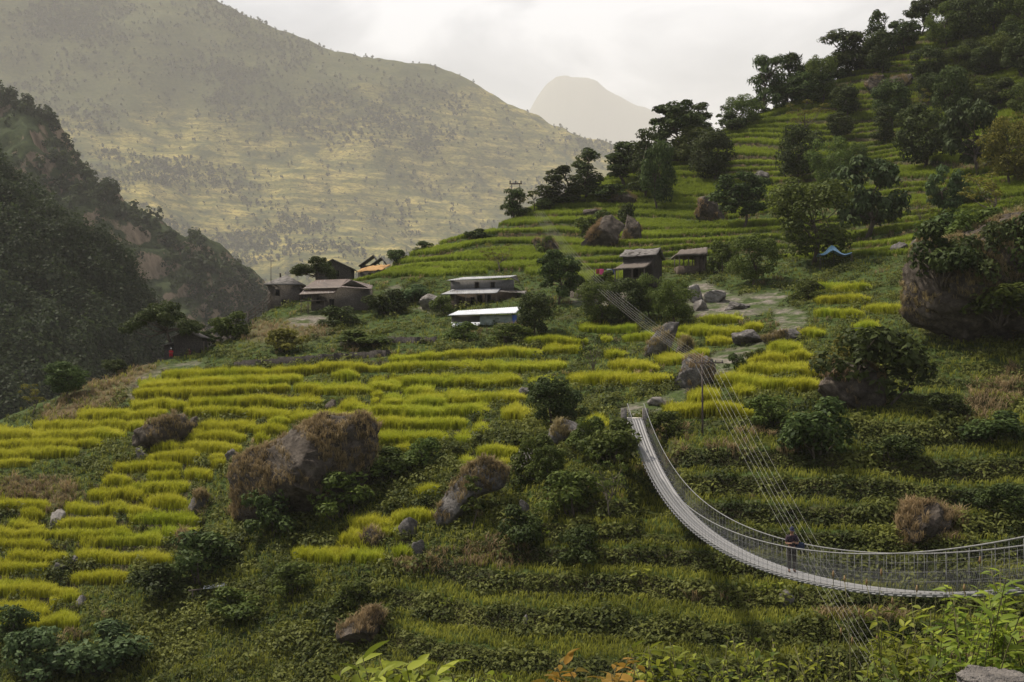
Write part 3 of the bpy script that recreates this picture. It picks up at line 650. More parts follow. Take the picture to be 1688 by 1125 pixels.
rice_field('rice_crop', 'green and yellow rice below the white shed at the centre', AI[(mid_u >= 480) & (mid_u < 925) & (mid_v < 800)])
rice_field('rice_crop', 'yellow rice patch by the leaning boulder at the lower centre', AI[(mid_u >= 470) & (mid_u < 800) & (mid_v >= 800)])
rice_field('rice_crop', 'yellow rice on small ledges above and right of the bridge end', AI[(mid_u >= 925)])
# ---- ground cover, by where rays of an even net meet the ground
def net(step, poly=None, u0=-150, u1=1850, v0=-80, v1=1200):
    gu, gv = np.meshgrid(np.arange(u0, u1, step), np.arange(v0, v1, step*.62)); gu = (gu+rng.uniform(-.5, .5, gu.shape)*step).ravel(); gv = (gv+rng.uniform(-.5, .5, gv.shape)*step*.62).ravel()
    if poly is not None: k = inpoly(gu, gv, poly); gu, gv = gu[k], gv[k]
    d = hill.hit(gu, gv, 62); k = ~np.isnan(d); gu, gv, d = gu[k], gv[k], d[k]
    i = np.round(hill.col(gu)).astype(int); j = np.clip(np.searchsorted(ds, d), 0, len(ds)-1)
    return gu, gv, d, i, j, np.stack([(gu-U0)/F*d, d, hill.z(gu, d)], 1)
gu, gv, gd, gi, gj, GP = net(7)
isr = rice[gi, gj]; wu = wU[gi, gj]; wl = wL[gi, gj]; ap = aP[gi, gj]; adr = aD[gi, gj]; sp = steep[gi, gj]
nz1 = fbm(GP[:, 0]*.16, GP[:, 1]*.16+GP[:, 2]*.2, 4, 71); nz2 = fbm(GP[:, 0]*.35, GP[:, 1]*.35+GP[:, 2]*.4, 3, 83)
ok = ~isr & (ap < .35) & ~clear[gi, gj]
r0 = rng.uniform(0, 1, len(gu))
fu = fU[gi, gj]; fl = fL[gi, gj]
flatU = (wu > .5) & (fu < .70); flatL = (wl > .5) & (fl < .58)
# grass on the upper ledges
k = ok & flatU
UPG_T = [blades(9, .85, .075, .30, .35, rgv, .3) for _ in range(6)]
I2, J2 = np.where((wU > .4) & (fU < .80) & (aP < .3) & (aD < .5) & ~rice & (Y > 120) & (Y < 350) & (UU > -100) & (UU < 1850) & (fbm(X*.06, Y*.06, 3, 5) > -.5))
w2 = (ds[J2]/F*3.5)*np.gradient(ds)[J2]*(1.6-fU[I2, J2]); k2 = rng.choice(len(I2), 125000, p=w2/w2.sum())
u2 = us[I2[k2]]+rng.uniform(-1.75, 1.75, len(k2)); d2_ = ds[J2[k2]]+rng.uniform(-.5, .5, len(k2))*.45; GP2 = np.stack([(u2-U0)/F*d2_, d2_, hill.z(u2, d2_)-.03], 1)
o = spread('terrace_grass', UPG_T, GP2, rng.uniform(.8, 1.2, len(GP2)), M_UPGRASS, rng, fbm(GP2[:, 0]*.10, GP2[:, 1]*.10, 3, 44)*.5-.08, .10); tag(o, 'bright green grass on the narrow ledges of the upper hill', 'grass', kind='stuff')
# grass elsewhere
k = ok & (wu < .6) & ((flatL & (r0 < .9)) | ((wl <= .5) & (r0 < .45+.4*nz1)))
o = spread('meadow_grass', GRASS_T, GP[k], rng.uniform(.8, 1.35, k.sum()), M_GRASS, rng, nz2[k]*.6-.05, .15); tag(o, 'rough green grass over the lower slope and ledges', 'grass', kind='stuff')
k = ok & ((adr > .3) & (r0 < .75) | (nz1 < -.46) & (r0 < .45) | (wu > .5) & (fu > .80) & (r0 < .45))
o = spread('dry_grass', DRY_T, GP[k], rng.uniform(.8, 1.5, k.sum()), M_DRYG, rng, nz2[k]*.5, .2); tag(o, 'dry brown grass on the steep banks', 'grass', kind='stuff')
k = ok & ((wl > .5) & (fl >= .52) & (r0 < .95) | (wu < .5) & (wl <= .5) & (r0 > .42+.3*nz1) & (adr < .5) | (wu > .5) & (fu > .80) & (r0 > .6))
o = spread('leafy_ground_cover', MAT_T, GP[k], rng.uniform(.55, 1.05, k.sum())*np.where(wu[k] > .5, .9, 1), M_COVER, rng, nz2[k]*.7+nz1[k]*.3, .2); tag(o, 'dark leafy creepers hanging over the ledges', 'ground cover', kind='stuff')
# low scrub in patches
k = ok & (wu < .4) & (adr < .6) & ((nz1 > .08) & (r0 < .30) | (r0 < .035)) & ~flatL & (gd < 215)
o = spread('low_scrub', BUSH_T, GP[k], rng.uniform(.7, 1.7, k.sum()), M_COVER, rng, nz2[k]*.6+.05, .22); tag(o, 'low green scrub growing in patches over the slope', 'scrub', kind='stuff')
# ---- woods on the hills beyond
def wood_on(h, name, label, n, tm, sc, mat, dens, u_r, v_r, tintf=0):
    gu = rng.uniform(*u_r, n); gv = rng.uniform(*v_r, n); d = h.hit(gu, gv); k = ~np.isnan(d); gu, gv, d = gu[k], gv[k], d[k]
    P = np.stack([(gu-U0)/F*d, d, h.z(gu, d)-.4], 1); k = rng.uniform(0, 1, len(P)) < dens(P, gu, gv)
    P = P[k]
    return tag(spread(name, tm, P, (.35+.95*rng.uniform(0, 1, len(P))**1.6)*sc, mat, rng, np.full(len(P), tintf), .2, hs=rng.uniform(.8, 1.25, len(P))), label, 'wood', kind='stuff')
def crown_t(n, ls, rg):
    d = rg.normal(size=(n, 3)); d /= np.linalg.norm(d, axis=1)[:, None]; d[:, 2] = d[:, 2]*.9+.35
    p = d*np.array([.45, .45, .6])*(rg.uniform(.4, 1, n)**.5)[:, None]+np.array([0, 0, .45])+np.round(rg.uniform(-1, 1, (n, 3)))*.10
    V, Q = leaves(p, d+rg.normal(size=(n, 3))*.35, ls, rg, .8); return V, Q, np.repeat(np.clip(.30+.35*d[:, 2]+rg.uniform(-.15, .15, n), 0, 1), 4), False  # upper leaves lighter: crown shading put into the tint
FAR1 = [crown_t(220, .105, rgv) for _ in range(5)]; FAR2 = [crown_t(34, .34, rgv) for _ in range(4)]; FAR3 = [crown_t(12, .6, rgv) for _ in range(4)]
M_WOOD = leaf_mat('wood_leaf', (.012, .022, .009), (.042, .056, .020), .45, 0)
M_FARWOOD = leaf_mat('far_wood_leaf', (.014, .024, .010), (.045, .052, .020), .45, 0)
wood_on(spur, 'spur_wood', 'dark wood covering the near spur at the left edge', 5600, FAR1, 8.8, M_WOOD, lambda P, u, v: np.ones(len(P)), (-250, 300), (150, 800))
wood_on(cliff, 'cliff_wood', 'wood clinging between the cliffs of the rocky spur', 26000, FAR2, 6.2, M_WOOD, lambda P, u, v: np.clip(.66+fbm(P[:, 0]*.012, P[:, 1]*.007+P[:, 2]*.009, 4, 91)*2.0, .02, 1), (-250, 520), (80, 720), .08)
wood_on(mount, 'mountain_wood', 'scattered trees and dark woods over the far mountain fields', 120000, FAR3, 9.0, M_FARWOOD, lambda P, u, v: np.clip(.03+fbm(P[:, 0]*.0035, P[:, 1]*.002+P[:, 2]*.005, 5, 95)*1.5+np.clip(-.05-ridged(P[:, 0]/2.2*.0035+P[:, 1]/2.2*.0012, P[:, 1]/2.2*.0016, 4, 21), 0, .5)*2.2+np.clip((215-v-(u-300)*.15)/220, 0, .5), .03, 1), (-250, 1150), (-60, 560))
# ------------------------------------------------------------------ trees (u, v of the foot, height and width in photo pixels)
GT = 'trees standing on the upper hill'
TL = [
(848,366,52,40,'spiky','small dark tree under the two-legged power mast on the skyline'),
(922,336,62,56,'tiered','dark two-tier tree left of the tallest tree on the ridge line'),
(965,326,82,52,'tiered','tall dark tree on the ridge line beside the two-tier tree'),
(884,352,36,30,'sapling','thin sapling on the ridge between the power mast and the first dark trees'),
(1033,306,72,84,'open','wide dark tree at the left end of the tree line on the ridge'),
(1062,322,106,46,'tiered','narrow tree poking above its wide neighbour on the ridge'),
(1086,348,108,52,'round','dark tree with a broad skirt standing on a small rock on the ledges'),
(1118,262,92,88,'open','large gappy tree on the ridge against the grey sky'),
(1150,236,68,40,'tiered','lopped tree with a small round top on the ridge'),
(1142,268,60,70,'light','lower bushy tree at the foot of the large gappy ridge tree'),
(1173,298,84,66,'round','round dark tree on the ledges with its trunk showing'),
(1192,216,42,26,'sapling','bare thin tree against the sky between two leafy trees on the ridge'),
(1224,204,50,54,'light','lighter leafy tree on the ridge left of the spiky tall tree'),
(1268,176,92,58,'spiky','tall spiky tree on the skyline right of the gap'),
(1306,168,80,52,'spiky','second spiky tree right behind the tall spiky one'),
(1332,172,56,66,'round','dark low tree at the foot of the spiky trees'),
(1336,122,50,34,'round','small dark tree top on the skyline above the spiky pair'),
(1356,166,74,50,'light','lighter slim tree beside the dark low tree on the ridge'),
(1394,124,74,74,'spiky','ragged dark tree on the skyline left of the round-topped one'),
(1447,100,84,34,'tiered','tall lopped tree with a small ball of leaves on top'),
(1450,122,72,46,'round','dark tree under the lopped one with the ball top'),
(1490,82,64,46,'open','gappy tree on the skyline left of the dense top corner'),
(1330,214,46,80,'sparse','thin brownish spreading tree among the ledges'),
(1395,192,54,42,'round','small round tree behind the thin spreading tree'),
(1386,226,42,44,'round','low round tree just below the small round one'),
(1318,300,92,66,'round','dark tree with two visible stems in the middle of the ledges'),
(1370,312,86,74,'light','looser grey-green tree right of the dark two-stemmed tree'),
(1412,276,44,36,'light','small light tree behind the looser grey-green tree'),
(1428,392,122,116,'broadleaf','big tree with large hanging leaves above the blue tarp'),
(1340,436,132,134,'light','largest light green tree just left of the blue tarp'),
(1226,380,90,80,'open','open dark tree on the ledges above the banana plant'),
(1472,206,74,56,'round','dark round tree right of the rocky outcrop high on the hill'),
(1455,234,60,38,'tiered','slim tree in front of the dark round tree high on the hill'),
(1510,188,42,44,'sparse','small yellowing tree top beside the dark round trees'),
(1520,278,104,82,'round','broad dark round tree standing alone on the bright ledges'),
(1531,132,56,52,'round','dark tree at the left border of the dense wood at the top'),
(1529,166,46,38,'round','dark bush-like tree below the border of the dense wood'),
(1571,200,88,58,'round','dark tree with bare trunk at the lower border of the dense wood'),
(1598,182,60,64,'light','green tree among the lower trees of the dense wood'),
(1646,174,48,58,'round','low dark tree near the right edge below the dense wood'),
(1610,282,114,100,'broadleaf','grey-green tree with drooping leaves near the right edge'),
(1664,304,112,84,'light','yellow-green tree at the right edge beside the drooping one','Y'),
(1560,358,78,56,'broadleaf','small round grey-green tree above the overgrown cliff'),
(1622,366,74,84,'sparse','yellow thin tree on top of the overgrown cliff'),
(1520,372,46,48,'sparse','short yellow thin tree left of the small grey-green one'),
(820,448,44,46,'sparse','thin bare-looking tree on the grass behind the big house'),
(920,502,84,58,'open','dark tree right of the big house with its trunk showing'),
(882,556,70,54,'round','bushy tree at the right end of the white shed'),
(275,578,92,112,'spreading','dark flat-topped tree leaning over the small hut'),
(335,574,38,48,'open','small tree at the right side of the small hut'),
(108,656,56,62,'round','dark round tree alone on the left shoulder of the hill'),
(50,684,48,40,'sparse','thin yellowing tree at the left edge of the hill'),
(522,476,56,66,'spreading','tree with a flat crown in front of the tall dark house'),
(986,538,70,66,'light','light green tree left of the stone house among the bushes'),
(1030,540,76,62,'round','dense green tree below the stone house'),
(1072,526,70,58,'light','bright green tree in front of the stone house'),
(1112,536,72,64,'light','loose tree with pale stems below the thatched shelter'),
(1240,470,78,74,'light','broad green tree right of the thatched shelter'),
(975,622,68,60,'sparse','thin dark tree standing in the middle rice ledges','D'),
(908,702,76,66,'round','dark bushy tree above the grey boulder near the bridge'),
(905,820,80,50,'open','feathery tree on the slope left of the bridge','M'),
(1000,860,110,60,'sparse','thin feathery tree just left of the bridge deck','M'),
(775,880,90,40,'sapling','tall sapling in front of the leaning boulder'),
(510,812,80,62,'round','dark green tree at the foot of the great grassy boulder'),
]
LEAFS = {'Y': M_YELLEAF, 'D': M_DARKLEAF, 'M': M_MIDLEAF}
for k in TL: plant(k[0], k[1]+(5 if k[1] < 345 else 0), k[2]*1.06, k[3]*1.08, *k[4:6], GT if k[1] < 400 else 'trees between the fields and houses', leaf=LEAFS.get(k[6]) if len(k) > 6 else None)
for u, v, h, w, kd in ((1520,48,62,48,'open'),(1556,80,74,66,'light'),(1594,74,78,66,'round'),(1640,54,66,64,'round'),(1682,58,72,64,'light'),(1580,128,50,54,'light'),(1645,118,62,86,'light'),(1690,130,70,70,'round'),(1610,20,60,60,'open'),(1660,10,64,60,'round'),(1560,30,50,46,'open'),(1690,190,60,60,'light'),(1620,130,52,50,'round'),(1725,70,70,70,'round'),(1730,250,90,80,'light'),(1740,160,70,70,'light'),(1670,92,54,60,'round'),(1602,112,46,50,'round')):
    plant(u, v, h, w, kd, 'one of the dark trees crowded together in the wood at the top right corner', 'trees crowded in the top right wood')
GS = 'bushes on the slope'
SL = [
(190,616,24,52,'low dark bush on the skyline left of the path to the hut'),
(382,560,44,62,'rounded green bush on the skyline below the long fence'),
(940,690,44,56,'grey-green bush beside the dark tree above the grey boulder'),
(1440,668,122,176,'great dark bush growing over the square boulder on the right'),
(1385,622,66,70,'yellowish bush at the left shoulder of the square boulder'),
(1600,460,110,190,'huge dark bush crowning the overhanging cliff on the right'),
(1560,545,60,110,'yellow-green shrub hanging on the face of the overhanging cliff'),
(1345,752,92,116,'dark bush heap on the slope right of the wires'),
(1270,700,46,90,'low bush below the yellow rice ledges by the wires'),
(1670,470,90,100,'dark bush at the right edge on top of the cliff'),
(1590,340,40,60,'small bush under the drooping tree on the right'),
(450,880,78,110,'bushy thicket below the great grassy boulder'),
(560,850,70,110,'leafy bush right below the great grassy boulder'),
(640,790,50,90,'bush heap between two rice patches at the centre'),
(700,770,46,70,'rounded bush in the middle of the centre rice ledges'),
(330,960,80,110,'dark thicket beside the lowest left rice ledges'),
(270,990,60,90,'dark bush near the white roof sheet lying on the slope'),
(880,790,70,90,'bush right of the leaning boulder'),
(940,850,70,100,'broad bush on the slope left of the bridge middle'),
(1010,760,66,90,'bush left of the bridge beginning'),
(970,740,50,70,'low bush behind the grey boulder by the bridge'),
(1100,720,40,60,'bush right below the bridge head'),
(860,900,64,70,'dark bush under the leaning boulder'),
(960,930,60,90,'dark bush in the shade below the bridge middle'),
(730,520,30,40,'bush at the left corner of the big house'),
(640,520,40,70,'scrubby bush between the two groups of houses'),
(560,540,34,80,'scrubby bush below the long rusty-roofed house'),
(470,580,36,70,'yellowish bush on the bank below the corner house'),
(680,500,30,60,'bush on the bank beside the pale rock slab'),
(760,560,28,60,'bush left below the white shed'),
(840,565,30,70,'bush right below the white shed'),
(600,570,24,90,'low bush on the bank above the stone wall'),
(1330,495,30,60,'bush on the bank below the blue tarp'),
(1190,450,50,50,'bush at the right side of the thatched shelter'),
(1000,478,30,40,'bush by the washing line'),
(945,486,30,50,'bush behind the dark tree right of the big house'),
(1035,384,46,30,'upright dark bush between the two big rocks on the hill'),
(985,400,50,60,'bush on the left of the big rock on the hill'),
(900,420,30,40,'bush beside the small brown boulder on the hill'),
(60,1120,80,120,'grey-green bush in the lower left corner'),
(170,1110,80,130,'pale green bush at the bottom left'),
(20,1060,60,90,'dark bush at the left edge below the rice'),
(480,980,50,80,'bush below the yellow rice patch at the lower centre'),
(390,1020,50,90,'green bush on the bare bank at the lower left'),
(580,1000,40,70,'low bush right of the lower centre rice patch'),
(1480,760,40,90,'dark scrub heap on the right slope'),
(1640,730,50,100,'dark scrub heap at the right edge'),
(1560,690,40,90,'scrub heap below the overhanging cliff'),
(1660,850,50,90,'scrub heap behind the far bridge railing at the right edge'),
(1250,600,24,40,'small green bush beside the rocks of the stone path'),
(1215,610,26,40,'dark bush on the stone path'),
(1110,512,30,40,'bush left of the leaning rock slab'),
]
for u, v, h, w, lb in SL:
    wet = any(x in lb for x in ('dark', 'thicket', 'scrub'))
    plant(u, v, h*1.05, w, 'shrub', lb, GS, 'shrub', leaf=(M_YELLEAF if 'yellow' in lb and 'rice' not in lb else M_GREYLEAF if 'grey-green' in lb or 'pale' in lb else M_DARKLEAF if wet else None))
# ------------------------------------------------------------------ boulders
def rock_mat(name, dark, mid, light):
    m, t = newmat(name); b = NB(t); p = b.pos()
    n1 = b.noise(p, 1.1, 8, .68); n2 = b.noise(p, 6, 6, .7); v = b.n('ShaderNodeTexVoronoi'); v.inputs['Scale'].default_value = 1.6; b.l(p, v.inputs[0])
    c = b.ramp(n1, (.33, dark), (.70, light), (.5, mid)); c = b.mix(b.ramp(n2, (.55, (0,)*3), (.62, (.55,)*3)), c, tuple(x*.35 for x in dark))
    b.surf(c, .92, b.math('ADD', n2, b.math('MULTIPLY', v.outputs[0], .5)), .8, .15, .15); return m
M_GREYROCK = rock_mat('grey_rock', (.045, .041, .037), (.105, .095, .086), (.22, .20, .18))
M_BROWNROCK = rock_mat('brown_rock', (.030, .024, .018), (.065, .052, .040), (.14, .115, .09))
M_PALEROCK = rock_mat('pale_rock', (.085, .075, .065), (.19, .17, .15), (.34, .31, .28))
def rock_shape(seed, sub=4, rough=.26, cut=13):
    import bmesh
    bm = bmesh.new(); bmesh.ops.create_icosphere(bm, subdivisions=sub, radius=1); rg = np.random.default_rng(seed)
    V = np.array([v.co[:] for v in bm.verts]); T = np.array([[v.index for v in f.verts] for f in bm.faces]); bm.free()
    D = rg.normal(size=(cut, 3)); D /= np.linalg.norm(D, axis=1)[:, None]; off = rg.uniform(.42, .85, cut)
    for d, o in zip(D, off):                       # flat broken faces
        k = V@d; V = V-np.where(k > o, (k-o)*.93, 0)[:, None]*d
    n = fbm(V[:, 0]*1.6+V[:, 2]*1.1+9, V[:, 1]*1.6-V[:, 2]*.9+seed, 4, seed)
    n2 = fbm(V[:, 0]*6+V[:, 2]*5, V[:, 1]*6-V[:, 2]*4+seed, 5, seed+3, .6)
    return V*(1+rough*n+.10*(1-2*np.abs(n2)-.5))[:, None], T
def boulder(u0, v0, u1, v1, label, mat, seed, grass=0, deep=1.0, tilt=0, top=False, lump=False, outline=None):
    """boulder whose outline spans the photo box (u0, v0)-(u1, v1), v1 its foot"""
    p = hill.at((u0+u1)/2, v1-2, 62); d = p.y
    w = (u1-u0)/F*d/2; h = (v1-v0)/F*d
    V, T = rock_shape(seed, 6 if w > 4 else 5 if w > 1.2 else 4, *((.17, 5) if outline is not None else (.42, 5) if lump else ()))
    V = (V-V.min(0))/np.ptp(V, axis=0)*2-1
    if outline is None: V = V*np.array([w, w*deep, h*.62]); V[:, 2] += h*.38
    else:          # its own profile: every side of the outline pushes the rock out to its real width and height there
        O_ = np.array(outline, float); c0 = O_.mean(0); Q_ = np.stack([O_[:, 0]-c0[0], c0[1]-O_[:, 1]], 1)*d/F
        th = np.unwrap(np.arctan2(Q_[:, 1], Q_[:, 0])); s_ = 1 if th[-1] > th[0] else -1
        Q2 = np.concatenate([Q_+(np.roll(Q_, -1, 0)-Q_)*t_ for t_ in np.linspace(0, 1, 9)[:-1]]); t2 = np.arctan2(Q2[:, 1], Q2[:, 0]); o_ = np.argsort(t2); t2 = t2[o_]; r2 = np.hypot(*Q2.T)[o_]
        ang = np.arctan2(V[:, 2], V[:, 0]); Rr_ = np.interp(ang, t2, r2, period=2*math.pi); rho = np.hypot(V[:, 0], V[:, 2]); yy = V[:, 1]
        V = np.stack([np.cos(ang)*rho*Rr_, yy*w*deep*(.55+.45*np.clip(1.2-rho, 0, 1)), np.sin(ang)*rho*Rr_+(HV-c0[1])/F*d-p.z], 1); V[:, 0] += (c0[0]-(u0+u1)/2)/F*d
    if tilt: V[:, 0] += (V[:, 2]-h*.4)*tilt
    r = empty('boulder', p+Vector((0, w*deep*.55, 0)), 0, label, 'boulder', 'boulders lying on the slope')
    obj('rock', mesh_np('rock', V, None, T, mat, True), r)
    if grass:
        rg = np.random.default_rng(seed); A = V[T].mean(1); N = np.cross(V[T[:, 1]]-V[T[:, 0]], V[T[:, 2]]-V[T[:, 0]]); ar = np.linalg.norm(N, axis=1); N /= ar[:, None]+1e-9
        g = fbm(A[:, 0]*.5+A[:, 2]*.4, A[:, 1]*.5-A[:, 2]*.3+seed, 3, seed)
        rz_ = (A[:, 2]-A[:, 2].min())/np.ptp(A[:, 2])
        wt = ar*(N[:, 2] > -.2)*(A[:, 2] > 0)*np.clip(g*2.0+grass*(1.35-.9*rz_*(0 if top else 1)), 0, 1); n = int(min(9000, w*h*60*grass+60))
        k = rg.choice(len(A), n, p=wt/wt.sum()); P = A[k]+rg.normal(size=(n, 3))*.08
        o = spread('dry_grass', DRY_T, P, rg.uniform(.55, 1.15, n), M_DRYG, rg, fbm(P[:, 0], P[:, 2], 3, 5)*.5+.05, .2); o.parent = r; tag(o, kind='stuff')
    return r
G_, B_, P_ = M_GREYROCK, M_BROWNROCK, M_PALEROCK
BL = [
(345,700,612,872,'great boulder overgrown with dry brown grass beside the lower rice ledges',B_,3,.95,.8,0,0,1,[(352,790),(372,762),(425,742),(470,708),(530,690),(588,698),(620,738),(626,790),(590,850),(510,885),(420,900),(352,876)]),
(455,690,590,745,'dark bare rock cap on top of the great grassy boulder',G_,5,.12,.9,0,0,0,[(448,738),(475,708),(528,688),(582,694),(600,722),(560,736),(500,742)]),
(205,688,300,748,'long brown boulder in the middle of the left rice ledges',B_,8,.3,.8,0,0,0,[(204,738),(214,712),(250,696),(288,686),(316,702),(306,734),(250,746),(222,750)]),
(282,684,306,700,'small pointed rock above the long brown boulder',G_,9),
(308,688,332,712,'small dark rock at the right end of the long brown boulder',B_,10),
(220,740,246,764,'small grey rock under the long brown boulder',G_,11),
(370,742,396,766,'small dark rock left of the great grassy boulder',G_,12),
(900,693,966,732,'grey cracked boulder near the bridge head',G_,14,.08),
(722,758,832,866,'leaning dark slab with grass on its crown below the centre rice',G_,15,.5,.6,0,1,0,[(720,846),(738,802),(770,772),(802,758),(834,784),(830,806),(794,818),(768,842),(738,868),(722,864)]),
(655,855,693,888,'small round rock at the lower centre rice patch',G_,16,.25),
(594,873,642,914,'brown grassy hump inside the lower centre rice patch',B_,17,.9),
(678,892,700,920,'narrow grey rock below the small round rock',G_,18),
(1062,528,1122,592,'tall leaning grey slab among the rice right of the wires',G_,19,.08,.6,0,0,0,[(1060,590),(1074,556),(1098,530),(1124,528),(1114,556),(1098,594)]),
(1112,560,1144,596,'brown boulder beside the tall leaning slab',B_,20,.5),
(1114,588,1184,646,'large rounded boulder left of the lone power pole',G_,21,.35,.8),
(1208,544,1262,570,'flat grey rock above the stone path',G_,22),
(1258,542,1322,574,'wide layered rock at the top of the stone path',G_,23,.1),
(962,350,1028,414,'largest bare rock on the upper hill ledges',B_,24,.4,.8,0,0,0,[(960,408),(968,372),(990,354),(1010,352),(1030,372),(1032,412),(996,416)]),
(1020,354,1060,404,'dark upright rock right of the largest bare rock',B_,25,.3),
(878,392,922,422,'small brown grassy boulder left of the largest bare rock',B_,26,.7),
(1148,322,1206,368,'brown boulder below the round dark tree on the ledges',B_,27,.4),
(1238,282,1270,308,'grey pointed rock behind the open dark tree',G_,28,.1),
(1352,596,1466,678,'square dark boulder under the great dark bush',B_,29,.3,1.0),
(1490,385,1760,578,'overhanging earthy cliff block with dry grass at the right edge',B_,30,.6,.8,0,0,1,[(1496,520),(1510,440),(1536,400),(1600,376),(1700,350),(1790,390),(1800,520),(1700,562),(1600,568),(1548,548),(1516,540)]),
(690,486,734,514,'pale sloping rock slab left of the big house',P_,31),
(534,660,554,678,'small dark rock between two left rice ledges',B_,32),
(855,640,876,660,'small rock at the right end of the centre rice',G_,33),
(848,742,900,768,'pale flat rock above the leaning slab',P_,34),
(846,756,872,782,'round pale rock beside the pale flat rock',P_,35),
(76,842,106,874,'pale grey rock in the gap of the lower left rice',P_,36),
(288,880,328,912,'brown rock at the end of the greenish lower left rice',B_,37,.2),
(306,812,348,852,'rock ledge at the left foot of the great grassy boulder',G_,38,.2),
(110,918,128,936,'small rock between the lower left rice ledges',G_,39),
(88,930,108,946,'tiny rock beside another small rock in the lower left rice',G_,40),
(124,984,140,1002,'pale small rock by the lowest rice clump at the left',P_,41),
(550,1010,632,1076,'brown grassy hump at the bottom of the slope left of centre',B_,42,1.0),
(1468,120,1508,150,'rocky outcrop high on the hill under the trees',B_,43,.1),
(1424,124,1466,152,'broken rock face left of the rocky outcrop',B_,44,.1),
(1068,656,1098,672,'flat stone beside the bridge head',P_,45),
(1488,832,1582,896,'brown grassy hump on the slope above the right bridge cable',B_,46,1.0),
(1008,372,1020,392,'narrow rock between the two big rocks on the hill',G_,47),
(1130,470,1160,500,'pale broken rock below the thatched shelter',P_,48),
(1160,480,1200,500,'rubble block on the stony patch below the shelter',P_,49),
(1195,498,1240,512,'low grey rubble block right on the stony patch',G_,50),
(1140,496,1168,514,'low pale rubble block at the lower stony patch',P_,51),
(856,826,874,846,'grey stone standing on the ledge below the leaning slab',G_,52),
(862,1016,874,1040,'narrow upright stone on a ledge at the bottom centre',G_,53),
(1000,318,1050,340,'dark broken rock on the ridge below the wide dark tree',B_,54,.3),
(960,345,998,360,'low dark rock at the edge of the upper ledges',B_,55,.2),
(1470,400,1500,418,'grey rock right of the blue tarp',G_,56),
(1500,396,1530,412,'second grey rock right of the blue tarp',G_,57),
(1285,975,1310,1002,'grey rock on the slope under the bridge',G_,58),
]
for k in BL: boulder(*k)
for u, v, h, w, kd, lb in ((1556,462,96,104,'shrub','dark bush on the left shoulder of the overhanging cliff'),(1632,476,110,124,'shrub','dark bush in the middle on top of the overhanging cliff'),(1700,470,116,130,'shrub','dark bush on the right part of the overhanging cliff'),(1646,528,76,112,'shrub','bush hanging down the front of the overhanging cliff'),(1610,408,64,130,'shrub','greyish bush at the back of the overhanging cliff top')):
    plant(u, v, h, w, kd, lb, GS, 'shrub', leaf=M_DARKLEAF if 'dark' in lb else M_MIDLEAF, d=120.6 if 'hanging down' in lb else 128 if 'back' in lb else 121.6)
for u, v, h, w, lb in ((1010,330,30,60,'low bush below the first wide ridge tree'),(1100,262,34,60,'low bush at the foot of the gappy ridge tree'),(1250,186,34,50,'low bush left of the spiky tall ridge tree'),(1300,166,34,70,'low bush under the spiky ridge trees'),(1376,130,36,60,'low bush under the ragged skyline tree'),(1425,108,36,60,'low bush left of the lopped ball-topped tree'),(1470,88,36,60,'low bush right of the lopped ball-topped tree'),(1210,212,30,44,'low bush under the lighter leafy ridge tree'),(945,332,26,50,'low bush between the two-tier and the tallest ridge tree'),(900,345,22,40,'low bush left of the two-tier ridge tree'),(790,390,16,40,'low bush on the skyline above the big house'),(700,412,18,40,'low bush on the skyline left of the big house'),(655,432,24,40,'bush on the skyline right of the orange covered hut')):
    plant(u, v+4, h, w, 'shrub', lb, GS, 'shrub', leaf=M_DARKLEAF)
# ------------------------------------------------------------------ building materials
def wallmat(name, a, bb, c, brick=True, sc=1.0):
    m, t = newmat(name); b = NB(t); p = b.objc()
    n = b.noise(p, 5, 6, .7); n3 = b.noise(p, .5, 3)
    col = b.ramp(n, (.3, a), (.72, c), (.5, bb))
    br = b.n('ShaderNodeTexVoronoi', feature='DISTANCE_TO_EDGE'); mp = b.n('ShaderNodeMapping'); mp.inputs['Scale'].default_value = (2.2*sc, 2.2*sc, 4.5*sc)
    tcx = b.n('ShaderNodeTexCoord'); b.l(tcx.outputs['Object'], mp.inputs[0]); b.l(mp.outputs[0], br.inputs[0])
    joint = b.ramp(br.outputs[0], (.02, (.35,)*3), (.09, (1,)*3))
    mm = b.n('ShaderNodeMix'); mm.data_type = 'RGBA'; mm.blend_type = 'MULTIPLY'; mm.inputs[0].default_value = 1; b.l(col, mm.inputs[6]); b.l(joint, mm.inputs[7])
    c2 = b.mix(b.ramp(n3, (.45, (0,)*3), (.65, (.5,)*3)), mm.outputs[2], tuple(x*.6 for x in a))
    b.surf(c2, .95, br.outputs[0], .6, .05, .1); return m
M_STONEWALL = wallmat('drystone_wall', (.065, .055, .045), (.115, .098, .08), (.19, .165, .14))
M_DARKWALL = wallmat('dark_stone_wall', (.035, .030, .026), (.065, .056, .048), (.12, .105, .09))
M_MUDWALL = wallmat('brown_mud_wall', (.065, .048, .035), (.105, .082, .06), (.16, .13, .10), sc=.6)
def plain(name, c1, c2, sc=3, rough=.85, stretch=(1, 1, 1), spec=.2, metal=0):
    m, t = newmat(name); b = NB(t); n = b.noise(b.objc(stretch), sc, 6, .65); b.surf(b.ramp(n, (.33, c1), (.68, c2)), rough, n, .3, .03, spec, metal); return m
M_WOODB = plain('weathered_timber', (.045, .036, .028), (.14, .115, .09), 6, .9, (8, 8, 1))
M_SLATE = plain('slate_roof', (.055, .05, .045), (.20, .18, .16), 2.2)
M_THATCH = plain('old_thatch', (.065, .052, .042), (.18, .15, .125), 5, .95, (1, 6, 1))
